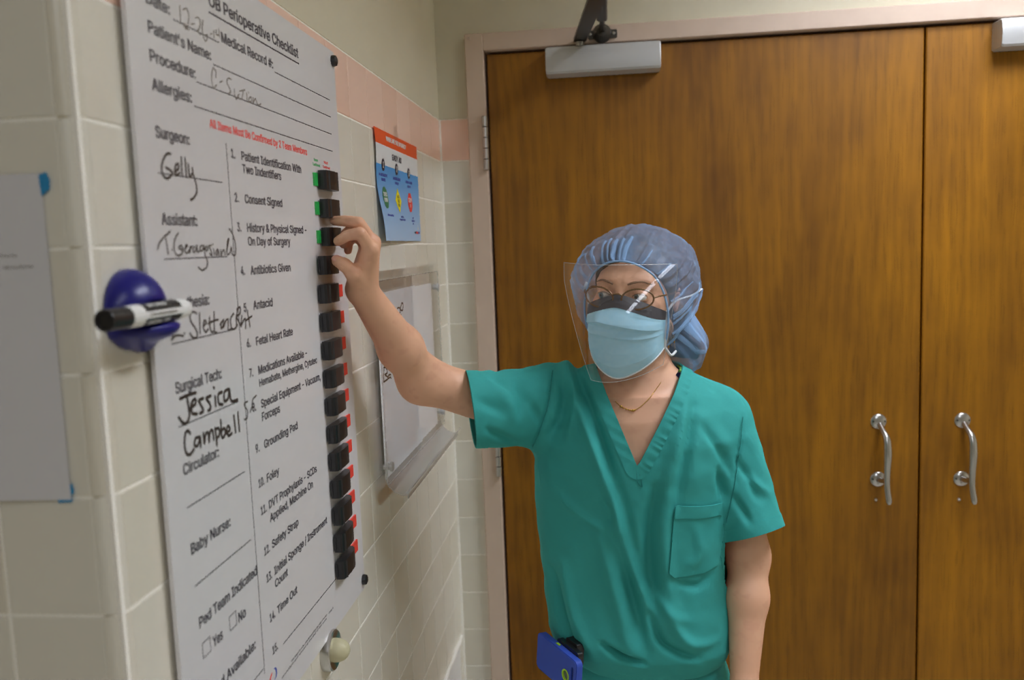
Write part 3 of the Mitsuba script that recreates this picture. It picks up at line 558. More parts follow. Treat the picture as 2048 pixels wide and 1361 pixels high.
on_poster(lettering('CHECK', c - 0.0145, 1.7455, 0.029, 0.0075, I4), 'm_white', 0.0007); on_poster(lettering('DONE', c - 0.0135, 1.7350, 0.027, 0.0075, I4), 'm_white', 0.0007)
c = -0.497; on_poster(flat(Polygon([(c - 0.0255, 1.7420), (c, 1.7175), (c + 0.0255, 1.7420), (c, 1.7665)])), 'm_sign_yellow', name='sign')
for j, s in enumerate(('NOT', 'SO', 'FAST')): on_poster(lettering(s, c - 0.008, 1.7468 - j * 0.0082, 0.016, 0.0058, I4), 'm_print', 0.0007)
c = -0.389; on_poster(flat(Polygon([(c + 0.0215 * math.cos(q), 1.7430 + 0.0215 * math.sin(q)) for q in [math.pi / 8 + k * math.pi / 4 for k in range(8)]])), 'm_red_print', name='sign')
on_poster(lettering('STOP', c - 0.0145, 1.7435, 0.029, 0.0085, I4), 'm_white', 0.0007); on_poster(lettering('X', c - 0.003, 1.7325, 0.006, 0.0065, I4), 'm_white', 0.0007)
for c, ls in ((-0.585, ('All accounted for',)), (-0.478, ('Look in', 'every kick bucket')), (-0.372, ('Call', 'the doctor', 'now'))):
    for j, s in enumerate(ls): on_poster(lettering(s, c - 0.0016 * len(s), 1.7085 - 0.0058 * j, 0.0032 * len(s), 0.0038, I4), 'm_blue_print')
on_poster(flat(Polygon([(-0.3265, 1.686), (-0.319, 1.686), (-0.3228, 1.699)])), 'm_white', name='emblem')
on_poster(lettering('no', -0.362, 1.6775, 0.014, 0.0052, I4), 'm_print'); on_poster(lettering('thing', -0.347, 1.6775, 0.022, 0.0052, I4), 'm_red_print'); on_poster(lettering('left', -0.323, 1.6775, 0.014, 0.0052, I4), 'm_blue_print')
add('tape', ext(sbox(-0.505, 1.858, -0.478, 1.893), 0.0002, LEFT(0.0029)), 'm_acrylic', parent=t, label='strip of clear tape at the top edge')

# ---------------------------------------------------------------- acrylic sign holder
t = thing('acrylic_sign_holder', 'clear acrylic sign holder with metal standoffs and a tray, below the poster', 'sign holder')
add('back_plate', ext(rrect(-0.782, -0.190, 1.190, 1.606, 0.022), 0.004, LEFT(0.0035)), 'm_acrylic', parent=t)
fp = rrect(-0.752, -0.205, 1.222, 1.590, 0.012); vv, ff = trimesh.creation.triangulate_polygon(fp, engine='earcut')
add('front_plate', (np.c_[np.full(len(vv), 0.0185), vv], ff), 'm_acrylic', parent=t)
add('plate_edge', ext(fp.difference(fp.buffer(-0.0012)), 0.003, LEFT(0.0170)), 'm_plate_edge', parent=t)
for y, z in ((-0.728, 1.252), (-0.728, 1.560), (-0.232, 1.257), (-0.227, 1.553)):
    add('standoff', moved(lathe([(0, 0.0245), (0.008, 0.0245), (0.0092, 0.0235), (0.0092, 0.0198), (0.006, 0.0197), (0.006, 0.0075), (0, 0.0075)], 22), TO_X, (0, y, z)), 'm_silver', smooth=40, parent=t)
tp = [(0.0075, 1.232), (0.012, 1.215), (0.024, 1.203), (0.040, 1.197), (0.048, 1.200), (0.056, 1.212), (0.0575, 1.211), (0.049, 1.1975), (0.0485, 1.190), (0.0465, 1.190), (0.0465, 1.1955), (0.039, 1.1948), (0.023, 1.201), (0.0105, 1.2135), (0.0062, 1.231)]
m = trimesh.creation.extrude_polygon(Polygon(tp), 0.522, engine='earcut'); v = m.vertices; m.vertices = np.c_[v[:, 0], v[:, 2] - 0.722, v[:, 1]]; m.invert(); m.fix_normals()
add('tray', m, 'm_clear_plastic', smooth=30, parent=t, label='clear plastic tray along the bottom of the sign holder')
p1 = thing('paper_sheet', 'white sheet with black handwriting inside the clear sign holder, nearer one', 'paper')
add('sheet', ext(rrect(-0.733, -0.418, 1.2285, 1.5665, 0.001), 0.0004, LEFT(0.0100)), 'm_sheet', parent=p1)
for k in HOLDER_STROKES: ink(HOLDER_STROKES[k], 0.0032, LEFT(0.0103), 'm_ink', p1)
p2 = thing('paper_sheet', 'blank white sheet inside the clear sign holder, beside the corner of the room', 'paper')
add('sheet', ext(rrect(-0.470, -0.243, 1.2300, 1.5640, 0.001), 0.0004, LEFT(0.0088)), 'm_sheet', parent=p2)

# ---------------------------------------------------------------- door stop and the panel in the corner
t = thing('wall_door_stop', 'round steel door stop with a cream rubber dome, under the checklist board', 'door stop')
add('cup', moved(lathe([(0.030, 0), (0.0302, 0.004), (0.0292, 0.0125), (0.0275, 0.0140), (0.0262, 0.0132), (0.0175, 0.0095), (0, 0.0090)], 40), TO_X, (0, -1.0665, 1.068)), 'm_steel', smooth=40, parent=t)
add('dome', moved(lathe([(0.0165, 0.008), (0.0172, 0.014), (0.0165, 0.021), (0.0138, 0.0275), (0.0095, 0.0320), (0.0045, 0.0345), (0, 0.0350)], 32), TO_X, (0, -1.0665, 1.068)), 'm_rubber', smooth=60, parent=t)
t = thing('wall_guard_panel', 'white plastic wall guard low on the left wall with a ragged caulked edge in the corner', 'wall guard')
rg = [(-1.54, 0.0), (-1.54, 0.5985)] + [(-0.115, 0.5985)]
z = 0.5985; r2 = np.random.default_rng(3)
while z > 0.1:
    dz = r2.uniform(0.008, 0.02); rg += [(-0.060 - 0.25 * (0.6 - z) * (0.6 - z) - r2.uniform(0, 0.012), z), (-0.070 - 0.25 * (0.6 - z) * (0.6 - z) - r2.uniform(0, 0.006), z - dz * 0.5)]; z -= dz
rg += [(-0.14, 0.0)]
add('panel', ext(Polygon(rg).buffer(0), 0.0035, LEFT(0.0006)), 'm_white', parent=t)
P = [(0.004 + 0.0012 * math.sin(i * 1.7), -1.54 + i * 0.03, 0.6035 + 0.0012 * math.sin(i * 2.3)) for i in range(51)]
add('caulk', tube(P, [0.0055 + 0.0012 * math.sin(i * 1.1) for i in range(51)], 8), 'm_grout', smooth=60, parent=t)

# ---------------------------------------------------------------- the person
def skin_tex(p, n, uv):
    c = mikit.mix(lin('#e0af8f'), lin('#d6a283'), fb(p.x * 22, p.y * 22, p.z * 22))
    return mikit.mix(c, mi.Color3f(lin('#c98f76')), 0.30 * mikit.smoothstep(0.55, 0.75, fb(p.x * 60, p.y * 60, p.z * 60 + 7)))
mat('m_skin', mikit.proc(skin_tex), 0.48, 0.4)
def scrub_tex(p, n, uv):
    w = 0.5 + 0.25 * (ns(p.x * 900, p.y * 900, p.z * 900) - 0.5) + 0.5 * (fb(p.x * 14, p.y * 14, p.z * 14) - 0.5)
    return mikit.mix(lin('#2f8f8a'), lin('#3ca19b'), w)
mat('m_scrub', mikit.proc(scrub_tex), 0.8, 0.25, sheen=0.25)
mat('m_thread', '#2a7f7a', 0.85, 0.2)
mat('m_mask', mikit.proc(lambda p, n, uv: mikit.mix(lin('#9acfe8'), lin('#aedaee'), fb(p.x * 120, p.y * 120, p.z * 120))), 0.75, 0.3)
mat('m_mask_dark', '#39383f', 0.6, 0.3)
mat('m_binding', '#d9dde0', 0.8, 0.2)
mat('m_hair', mikit.proc(lambda p, n, uv: mikit.mix(lin('#382a1e'), lin('#64492f'), ns(p.x * 300, p.y * 300, p.z * 60))), 0.5, 0.4)
mat('m_hair_blond', '#b08a4a', 0.5, 0.4)
mat('m_brow', '#84634e', 0.7, 0.2)
mat('m_eye', '#e4e0da', 0.15, 0.5); mat('m_iris', '#5b6f78', 0.15, 0.5); mat('m_pupil', '#0c0c0e', 0.1, 0.5)
mat('m_glasses', '#6b4a26', 0.3, 0.5, metallic=0.3)
mat('m_gold', '#d9ae5a', 0.25, 0.5, metallic=0.9)
mat('m_navy', '#23264f', 0.8, 0.2); mat('m_lime', '#a6d436', 0.5, 0.4); mat('m_case', '#3551b4', 0.55, 0.35); mat('m_phone', '#8d8c8e', 0.3, 0.5, metallic=0.6)
mat('m_shoe', '#e4e4e4', 0.6, 0.3)
scene['m_lens'] = {'type': 'thindielectric', 'int_ior': 1.35}
scene['m_shield'] = {'type': 'thindielectric', 'int_ior': 1.45}
cap_cloth = {'type': 'principledthin', 'base_color': rgb('#8fb6e0'), 'roughness': 0.8, 'diff_trans': 0.8, 'specular': 0.3} if False else {'type': 'twosided', 'bsdf': {'type': 'principled', 'base_color': rgb('#8db4de'), 'roughness': 0.8, 'specular': 0.25}}
scene['m_cap'] = {'type': 'mask', 'opacity': mikit.proc(lambda p, n, uv: 0.30 + 0.20 * (fb(p.x * 160, p.y * 160, p.z * 160) - 0.5)), 'bsdf': cap_cloth}     # thin see-through non-woven cloth
scene['m_cap_edge'] = cap_cloth
scene['m_pleat'] = {'type': 'mask', 'opacity': {'type': 'rgb', 'value': 0.50}, 'bsdf': cap_cloth}

PER = thing('person', 'person in green scrubs, blue cap, mask and face shield, reaching to the checklist board', 'person')
def worn(name, label):
    k = key_for(name, PER); labels[k] = {'label': label}; return k
A3 = lambda *q: np.array(q, float)

# head frame: X towards the person's left, Y out of the face, Z up
yaw, roll, pitch = math.radians(19), math.radians(4.0), math.radians(-2)
fy = A3(-math.sin(yaw), -math.cos(yaw), math.sin(pitch)); fy /= np.linalg.norm(fy)
x0 = np.cross(fy, [0, 0, 1.0]); x0 /= np.linalg.norm(x0); x0 = -x0 if x0[0] < 0 else x0
z0 = np.cross(x0, fy); z0 = z0 if z0[2] > 0 else -z0
HXv = math.cos(roll) * x0 - math.sin(roll) * z0; HZv = math.sin(roll) * x0 + math.cos(roll) * z0
HR = np.stack([HXv, fy, HZv], 1)                       # columns; local -> world
HO = A3(0.440, -0.760, 1.553) - fy * 0.094
def H(p): return np.asarray(p, float) @ HR.T + HO
def HL(p): return (p - HO) @ HR
HM = np.eye(4); HM[:3, :3] = HR; HM[:3, 3] = HO
HDET = np.linalg.det(HR)

def head_sdf(p):
    q = HL(p); s = q * [1, 1, 1]; s[..., 0] = np.abs(q[..., 0])
    d = ball(q, (0, -0.012, 0.020), (0.073, 0.090, 0.078))
    d = smin(d, ball(q, (0, 0.032, -0.035), (0.058, 0.056, 0.074)), 0.022)
    d = smin(d, cone(s, (0.049, -0.004, -0.066), (0.010, 0.062, -0.098), 0.020, 0.019), 0.02)
    d = smin(d, ball(s, (0.040, 0.055, -0.030), 0.023), 0.016)
    d = smin(d, cone(s, (0.006, 0.081, 0.018), (0.040, 0.066, 0.018), 0.0105, 0.0105), 0.014)
    sock = ball(s, (0.0315, 0.100, -0.001), (0.0185, 0.020, 0.0135)); d = smax(d, -sock, 0.010)
    d = smin(d, ball(s, (0.0315, 0.0745, -0.002), 0.0138), 0.003)
    eye = ball(s, (0.0315, 0.0880, -0.0025), (0.0132, 0.012, 0.0052)); d = smax(d, -eye, 0.0015)
    d = smin(d, cone(q, (0, 0.088, 0.004), (0, 0.107, -0.038), 0.0075, 0.0105), 0.010)
    d = smin(d, ball(s, (0.010, 0.098, -0.041), 0.0085), 0.006)
    d = smin(d, cone(s, (0, 0.093, -0.064), (0.018, 0.084, -0.067), 0.0055, 0.003), 0.004)
    d = smin(d, cone(s, (0, 0.092, -0.073), (0.016, 0.084, -0.071), 0.006, 0.003), 0.004)
    ear = ball(s, (0.069, -0.014, -0.012), (0.006, 0.016, 0.026)); d = smin(d, ear, 0.006)
    return d
def arm_chain(p):
    d = cone(p, RS, RE, 0.044, 0.0365); d = smin(d, cone(p, RE, RW + (RE - RW) * 0.62, 0.0330, 0.0342), 0.032)
    d = smin(d, cone(p, RW + (RE - RW) * 0.62, RW, 0.0342, 0.0225), 0.02)
    d = smin(d, ball(p, RE + A3(-0.003, 0.006, -0.003), 0.027), 0.02)
    e = cone(p, LS, LE, 0.045, 0.0365); e = smin(e, cone(p, LE, LW + (LE - LW) * 0.66, 0.0350, 0.0350), 0.02); e = smin(e, cone(p, LW + (LE - LW) * 0.66, LW, 0.0360, 0.0235), 0.02)
    return np.minimum(d, e)
RSH = A3(0.309, -0.671, 1.352)
RS, RE, RW = A3(0.309, -0.671, 1.324), A3(0.1030, -0.807, 1.4225), A3(0.0545, -0.966, 1.586)
LS, LE, LW = A3(0.628, -0.655, 1.318), A3(0.661, -0.678, 1.068), A3(0.640, -0.757, 0.868)
NB = A3(0.474, -0.668, 1.375)

HAND = dict(iM=(0.0845, -1.014, 1.646), iP=(0.0770, -1.035, 1.669), iD=(0.0550, -1.024, 1.6665), iT=(0.0350, -1.0065, 1.659),
            mM=(0.0815, -0.993, 1.655), mP=(0.0690, -1.012, 1.684), mD=(0.0450, -1.000, 1.688), mT=(0.0240, -0.983, 1.6895),
            rM=(0.0735, -0.973, 1.656), rP=(0.0560, -0.987, 1.679), rD=(0.0380, -0.977, 1.670), rT=(0.0310, -0.968, 1.655),
            pM=(0.0635, -0.957, 1.650), pP=(0.0480, -0.965, 1.668), pD=(0.0360, -0.957, 1.657), pT=(0.0325, -0.953, 1.645),
            tC=(0.0585, -0.984, 1.600), tM=(0.0570, -1.0115, 1.6125), tI=(0.0465, -1.0215, 1.6255), tT=(0.0345, -1.0130, 1.6305))
HD = {k: A3(*v) for k, v in HAND.items()}
def hand_sdf(p):
    R = dict(i=(0.0098, 0.0088, 0.0080, 0.0072), m=(0.0100, 0.0090, 0.0082, 0.0072), r=(0.0096, 0.0086, 0.0078, 0.0070), p=(0.0088, 0.0076, 0.0070, 0.0062))
    palm = cone(p, RW, HD['iM'], 0.0200, 0.0128)
    for k, r in (('mM', 0.0135), ('rM', 0.0128), ('pM', 0.0115)): palm = smin(palm, cone(p, RW, HD[k], 0.0195, r), 0.010)
    palm = smin(palm, cone(p, (RW + HD['tC']) / 2, HD['tM'], 0.0185, 0.0120), 0.010)
    d = palm
    for f, r in R.items():
        c = cone(p, HD[f + 'M'], HD[f + 'P'], r[0], r[1]); c = np.minimum(c, cone(p, HD[f + 'P'], HD[f + 'D'], r[1], r[2])); c = np.minimum(c, cone(p, HD[f + 'D'], HD[f + 'T'], r[2], r[3]))
        d = smin(d, c, 0.0035)
    t = smin(cone(p, HD['tC'], HD['tM'], 0.0145, 0.0118), cone(p, HD['tM'], HD['tI'], 0.0112, 0.0098), 0.003); t = smin(t, cone(p, HD['tI'], HD['tT'], 0.0098, 0.0085), 0.002)
    return smin(d, t, 0.004)
# the hanging left hand, fingers loosely curled
LHc = {}
lh_dir = A3(-0.10, -0.20, -0.97); lh_dir /= np.linalg.norm(lh_dir); lh_side = A3(0.15, -0.96, 0.18); lh_side -= lh_dir * (lh_side @ lh_dir); lh_side /= np.linalg.norm(lh_side); lh_palm = np.cross(lh_dir, lh_side)
lh_palm = lh_palm if lh_palm[0] < 0 else -lh_palm
def left_hand_sdf(p):
    d = None
    for i, (s, L) in enumerate(((0.026, 0.070), (0.009, 0.076), (-0.008, 0.070), (-0.024, 0.055))):
        M = LW + lh_dir * (0.082 - 0.006 * abs(i - 1)) + lh_side * s
        a = M + lh_dir * L * 0.42 + lh_palm * L * 0.10; b = a + lh_dir * L * 0.28 + lh_palm * L * 0.20; c = b + lh_dir * L * 0.16 + lh_palm * L * 0.22
        x = smin(cone(p, LW, M, 0.0205, 0.0125), cone(p, M, a, 0.0095, 0.0085), 0.004); x = np.minimum(x, np.minimum(cone(p, a, b, 0.0085, 0.0078), cone(p, b, c, 0.0078, 0.0068)))
        d = x if d is None else smin(d, x, 0.006)
    t0 = LW + lh_dir * 0.02 + lh_side * 0.018; t1 = LW + lh_dir * 0.055 + lh_side * 0.042 + lh_palm * 0.012; t2 = t1 + lh_dir * 0.030 + lh_side * 0.004 + lh_palm * 0.012; t3 = t2 + lh_dir * 0.024 + lh_palm * 0.008
    return smin(d, np.minimum(np.minimum(cone(p, t0, t1, 0.016, 0.0115), cone(p, t1, t2, 0.0105, 0.0092)), cone(p, t2, t3, 0.0092, 0.0075)), 0.006)

# the trunk: half widths by height (x from, x to, half depth, centre y)
TZ = [0.60, 0.84, 0.93, 1.03, 1.12, 1.20, 1.27, 1.33, 1.37]
TXL = [0.336, 0.338, 0.345, 0.345, 0.332, 0.318, 0.310, 0.335, 0.385]
TXR = [0.600, 0.598, 0.592, 0.592, 0.600, 0.612, 0.618, 0.596, 0.560]
TB = [0.110, 0.112, 0.094, 0.092, 0.104, 0.106, 0.090, 0.074, 0.060]
TY = [-0.655, -0.655, -0.662, -0.664, -0.662, -0.662, -0.672, -0.676, -0.674]
def loft(p, Z, XL, XR, Bd, Y, e=2.3):
    z = p[..., 2]; a = np.interp(z, Z, XL); b = np.interp(z, Z, XR); h = np.interp(z, Z, Bd); cy = np.interp(z, Z, Y)
    w = (b - a) / 2; k = (np.abs((p[..., 0] - (a + b) / 2) / w) ** e + np.abs((p[..., 1] - cy) / h) ** e) ** (1 / e)
    d = (k - 1) * np.minimum(w, h)
    return np.maximum(d, np.maximum(Z[0] - z, z - Z[-1]))
def body_sdf(p):
    d = loft(p, TZ, TXL, TXR, TB, TY)
    d = smin(d, cone(p, NB + A3(-0.03, 0.0, 0.0), RSH + A3(0.01, 0, 0.012), 0.045, 0.043), 0.03)
    d = smin(d, cone(p, NB + A3(0.03, 0.0, 0.0), LS + A3(-0.01, 0, 0.012), 0.045, 0.043), 0.03)
    neck = cone(p, H((0, -0.020, -0.055)), NB + A3(0, 0.004, -0.01), 0.0515, 0.0560)
    d = smin(d, neck, 0.028)
    d = smin(d, arm_chain(p), 0.02)
    for s in (-1, 1):
        hip, kn, an = A3(0.468 + s * 0.075, -0.655, 0.80), A3(0.468 + s * 0.085, -0.665, 0.47), A3(0.468 + s * 0.09, -0.640, 0.085)
        d = smin(d, cone(p, hip, kn, 0.078, 0.050), 0.02); d = smin(d, cone(p, kn, an, 0.050, 0.034), 0.02); d = smin(d, cone(p, an, an + A3(s * 0.01, -0.13, -0.035), 0.034, 0.026), 0.02)
    d = smin(d, head_sdf(p), 0.012)
    d = smin(d, hand_sdf(p), 0.006)
    return smin(d, left_hand_sdf(p), 0.006)
def region(lo, hi, h):
    return surface(body_sdf, lo, hi, h)
def clothed_sdf(p):
    d = body_sdf(p); m = (d < 0.03) & (p[..., 2] > 0.86) & (p[..., 2] < 1.45)
    if m.any():
        q = p[m]; far = np.where(q[:, 0] < 0.27, (CR1 - q) @ cut_r, 1.0); far = np.minimum(far, np.where((q[:, 0] > 0.60) & (q[:, 2] < 1.25), (CL1 - q) @ ax_l, 1.0))
        far = np.minimum(far, vcut(q) - 0.004); w = np.clip(far / 0.012, 0, 1); t = top_sdf(q) + 0.018
        e = d[m]; d[m] = np.where(far > 0, e + w * np.maximum(t - e, 0), e)
    return d
# finger nails
def nail(tip, joint, out, w, l, name='nail'):
    t = tip - joint; t /= np.linalg.norm(t); o = out - t * (out @ t); o /= np.linalg.norm(o); s = np.cross(t, o)
    th = np.linspace(-1, 1, 9); rows = []
    for k in np.linspace(0, 1, 7):
        ww = w * (1 - 0.25 * k ** 3); rows.append([tip - t * l * 0.45 + t * l * k + s * ww * a + o * (0.0074 * math.sqrt(max(1 - (0.62 * a) ** 2, 0)) + 0.0012 - 0.0016 * k * k) for a in th])
    V = np.array(rows).reshape(-1, 3); F = [[i * 9 + j, i * 9 + j + 1, i * 9 + j + 10] for i in range(6) for j in range(8)] + [[i * 9 + j, i * 9 + j + 10, i * 9 + j + 9] for i in range(6) for j in range(8)]
    add(name, thick(V, np.array(F), 0.0005), 'm_nail', smooth=40, parent=PER)
mat('m_nail', '#e0a592', 0.25, 0.5)
nail(HD['tT'], HD['tI'], A3(0.55, -0.80, 0.15), 0.0058, 0.0125)

# ---- scrub top
SZt = [0.840, 0.872, 0.892, 0.915, 0.945, 1.00, 1.06, 1.12, 1.18, 1.24, 1.29, 1.34, 1.38, 1.41]
SXL = [0.345, 0.338, 0.318, 0.302, 0.295, 0.290, 0.284, 0.279, 0.277, 0.279, 0.288, 0.315, 0.370, 0.420]
SXR = [0.612, 0.620, 0.627, 0.630, 0.629, 0.625, 0.622, 0.622, 0.626, 0.634, 0.638, 0.610, 0.570, 0.530]
SB = [0.112, 0.115, 0.122, 0.130, 0.131, 0.124, 0.119, 0.119, 0.121, 0.119, 0.108, 0.092, 0.078, 0.062]
SY = [-0.655, -0.658, -0.664, -0.668, -0.668, -0.666, -0.664, -0.664, -0.664, -0.668, -0.674, -0.678, -0.676, -0.674]
CR0, CR1 = A3(0.300, -0.672, 1.346), A3(0.180, -0.778, 1.366)       # right sleeve axis
CL0, CL1 = A3(0.618, -0.655, 1.292), A3(0.668, -0.700, 1.118)       # left sleeve axis
ax_r = (CR1 - CR0) / np.linalg.norm(CR1 - CR0); ax_l = (CL1 - CL0) / np.linalg.norm(CL1 - CL0)
def squash(p, c0, ax, side, k):
    "the points with their offset from the axis along side divided by k"
    q = p - c0; s = side - ax * (side @ ax); s /= np.linalg.norm(s); o = (q @ s)[..., None] * s
    return p + o * (1 / k - 1)
def top_sdf(p):
    d = loft(p, SZt, SXL, SXR, SB, SY, 2.4)
    d = smin(d, cone(p, NB + A3(-0.035, 0.002, 0.006), RSH + A3(0.0, 0, 0.012), 0.047, 0.054), 0.03)
    d = smin(d, cone(p, NB + A3(0.045, 0.002, 0.002), LS + A3(-0.012, 0, 0.006), 0.047, 0.053), 0.03)
    r = cone(squash(p, CR0, ax_r, A3(0.5, -0.8, 0), 0.86), CR0, CR1 + ax_r * 0.06, 0.069, 0.0665)
    l = cone(p, CL0, CL1 + ax_l * 0.06, 0.0590, 0.0575)
    return smin(smin(d, r, 0.035), l, 0.022)
v, f = surface(top_sdf, (0.08, -0.92, 0.84), (0.78, -0.50, 1.46), 0.0038)
v = smoothed(v, f, 3)
# folds: lines in the plane of the front (x, z), positive = ridge, negative = valley
XZ = lambda s: [tuple(float(c) for c in q.split(',')) for q in s.split()]
FOLDS = [
    (XZ('0.3412,1.4239 0.3713,1.3545 0.4194,1.2181 0.4374,1.1182 0.4598,1.0513 0.4983,0.9706'), 0.019, 0.0117),
    (XZ('0.3614,1.4201 0.3886,1.3353 0.4287,1.2181 0.4536,1.1182 0.4711,1.0621'), -0.0114, 0.0099),
    (XZ('0.3566,1.4135 0.4014,1.3111 0.4232,1.1984'), -0.0114, 0.009),
    (XZ('0.5611,1.3538 0.5442,1.2807 0.5269,1.1979'), -0.0114, 0.009),
    (XZ('0.5444,1.3480 0.5224,1.2792 0.5018,1.2094'), 0.0095, 0.0099),
    (XZ('0.4941,1.2198 0.4808,1.1430 0.4863,0.9966'), -0.019, 0.0117),
    (XZ('0.5113,1.2067 0.5022,1.1193 0.5199,0.9773'), 0.0114, 0.0144),
    (XZ('0.4300,1.1368 0.4436,1.0660 0.4688,0.9323'), -0.0171, 0.0108),
    (XZ('0.3965,1.1545 0.4129,1.0658 0.4440,0.9310'), 0.0114, 0.0126),
    (XZ('0.3069,1.0638 0.3204,0.9841 0.3453,0.9236'), -0.0152, 0.009),
    (XZ('0.3291,1.0845 0.3482,0.9933 0.3812,0.9200'), 0.0114, 0.0108),
    (XZ('0.4780,1.0037 0.5024,0.9501 0.5612,0.9195'), -0.0152, 0.0072),
    (XZ('0.5034,1.0040 0.5448,0.9507 0.5952,0.9425'), 0.0095, 0.009),
    (XZ('0.3953,0.9484 0.4250,0.9307 0.4677,0.9178'), -0.019, 0.0054),
    (XZ('0.6049,1.2444 0.6111,1.1910'), -0.0114, 0.0072),
    (XZ('0.5773,1.3218 0.6066,1.2772 0.6248,1.2326'), -0.0076, 0.0072),
    (XZ('0.4019,1.2015 0.4160,1.1865 0.4117,1.1511'), -0.0057, 0.0045),
    (XZ('0.3291,1.2045 0.3711,1.1689 0.4220,1.1511'), 0.0038, 0.009),
    (XZ('0.5304,1.0536 0.5640,1.0449 0.5852,1.0584'), -0.0076, 0.0063),
    (XZ('0.4789,1.0484 0.5119,1.0041 0.5453,0.9866'), 0.0076, 0.009),
    (XZ('0.5572,1.1510 0.5649,1.1070 0.5477,1.0804'), 0.00475, 0.009),
    (XZ('0.2182,1.4262 0.2355,1.4122 0.2470,1.4000'), -0.0076, 0.0054),
    (XZ('0.2611,1.4076 0.2739,1.3786 0.2642,1.3525'), -0.0095, 0.0081),
    (XZ('0.2848,1.3713 0.2936,1.3500 0.2999,1.3305'), -0.0076, 0.0063),
    (XZ('0.2134,1.3374 0.2331,1.3199 0.2545,1.3024'), -0.0076, 0.0063),
    (XZ('0.2004,1.3941 0.2185,1.3784 0.2391,1.3627'), -0.00665, 0.009),
    (XZ('0.2256,1.4090 0.2499,1.3741 0.2572,1.3393'), 0.0076, 0.009),
    (XZ('0.3180,1.4165 0.3120,1.3697 0.2973,1.3236 0.2772,1.2807'), -0.00532, 0.0027),
    (XZ('0.3367,1.3949 0.3393,1.3703 0.3277,1.3319 0.3121,1.3056'), -0.0114, 0.0063),
    (XZ('0.3518,1.4102 0.3588,1.3577 0.3442,1.3052'), 0.0076, 0.0072),
    (XZ('0.6509,1.3318 0.6402,1.2744 0.6329,1.2208'), -0.00475, 0.0027),
    (XZ('0.6554,1.2263 0.6805,1.2040 0.6955,1.1951'), 0.00665, 0.0072),
    (XZ('0.6388,1.2529 0.6554,1.2263 0.6678,1.1908'), -0.0076, 0.0063),
    (XZ('0.6284,1.1940 0.6450,1.1674 0.6532,1.1496'), -0.0076, 0.0063),
    (XZ('0.6591,1.2919 0.6758,1.2473 0.6840,1.2115'), 0.0057, 0.009),
]
def fold(v, n):
    q = v[:, [0, 2]]; front = np.clip((-v[:, 1] - 0.60) / 0.06, 0, 1); d = np.zeros(len(v))
    for pts, amp, w in FOLDS:
        L = curve(pts, 5 * len(pts)) if len(pts) > 2 else np.array(pts)
        r, s = seg_dist(q, L); taper = np.sin(np.pi * np.clip(s * 0.86 + 0.10, 0, 1)) ** 0.7
        d += amp * taper * np.exp(-(r / w) ** 2)
    soft = (meshkit.fbm(v * [13, 13, 7], 3, 4) - 0.5) * 0.012 + (meshkit.fbm(v * 34, 2, 9) - 0.5) * 0.0035
    return v + n * (d * front + soft)[:, None]
n = vnormals(v, f); v = fold(v, n); v = smoothed(v, f, 1)
# cut the cuffs, the hem and the neck
cuffR = lambda q: ((CR1 + A3(0, 0, 0)) - q) @ ax_r + 0.012 * 0
hem = lambda q: q[:, 2] - (0.884 - 0.010 * np.sin((q[:, 0] - 0.30) * 9.5))
VA, VB, VC = (0.392, 1.430), (0.4625, 1.2625), (0.556, 1.430)
def vcut(q):
    "distance from the edge of the neck opening in the (x, z) plane, positive outside; behind the shoulders it is a shallow curve"
    pts = np.array([VA, (0.4285, 1.3475), VB, (0.5045, 1.3375), VC]); poly = np.array([(0.392, 1.60)] + [tuple(p) for p in pts] + [(0.556, 1.60)])
    P = q[:, [0, 2]]; r, _ = seg_dist(P, pts)
    ins = np.zeros(len(P), bool); j = len(poly) - 1
    for i in range(len(poly)):
        a, b = poly[i], poly[j]; c = (a[1] > P[:, 1]) != (b[1] > P[:, 1]); x = (b[0] - a[0]) * (P[:, 1] - a[1]) / np.where(b[1] - a[1] == 0, 1e-9, b[1] - a[1]) + a[0]; ins ^= c & (P[:, 0] < x); j = i
    front = np.where(ins, -r, r)
    back = 1.402 + 0.10 * np.abs(q[:, 0] - 0.474) - q[:, 2]; back = np.where(np.abs(q[:, 0] - 0.474) < 0.082, back, 0.02)
    ring = np.hypot(q[:, 0] - 0.474, (q[:, 1] + 0.668)) - 0.062
    w = np.clip((q[:, 1] + 0.672) / 0.03, 0, 1)
    return front * (1 - w) + np.maximum(back, ring) * w
def sides(q): return np.minimum((CR1 - q) @ ax_r, 1e9), np.where((q[:, 0] > 0.59) & (q[:, 2] < 1.22), 1, 0)
cut_r = A3(-1, -0.26, -0.08); cut_r /= np.linalg.norm(cut_r)
def cut_all(v, f):
    v, f = clip(v, f, np.where(v[:, 0] < 0.27, (CR1 - v) @ cut_r, 0.05))
    inL = np.linalg.norm(np.cross(v - CL0, ax_l), axis=1) < 0.075
    s = np.where(inL & ((v - CL0) @ ax_l > 0.06) & (v[:, 0] > 0.612), (CL1 - v) @ ax_l, 0.05); v, f = clip(v, f, s)
    v, f = clip(v, f, hem(v)); return clip(v, f, vcut(v))
v, f = cut_all(v, f)
TOPV, TOPF = v, f
add('scrub_top', thick(v, f, 0.0016), 'm_scrub', smooth=55, parent=PER, label='green short sleeved V neck scrub top')
TOPK = PER + '__scrub_top'
def patch(sel, lift, t, name, m='m_scrub', fn=None, **k):
    v, f = clip(TOPV, TOPF, sel(TOPV)); n = vnormals(v, f); v = v + n * lift
    if fn is not None: v = v + n * fn(v)[:, None]
    return add(name, thick(v, f, t), m, smooth=55, parent=TOPK, **k)
band_n = lambda q: np.where(q[:, 1] < -0.655, 0.0215 - vcut(q), -1)
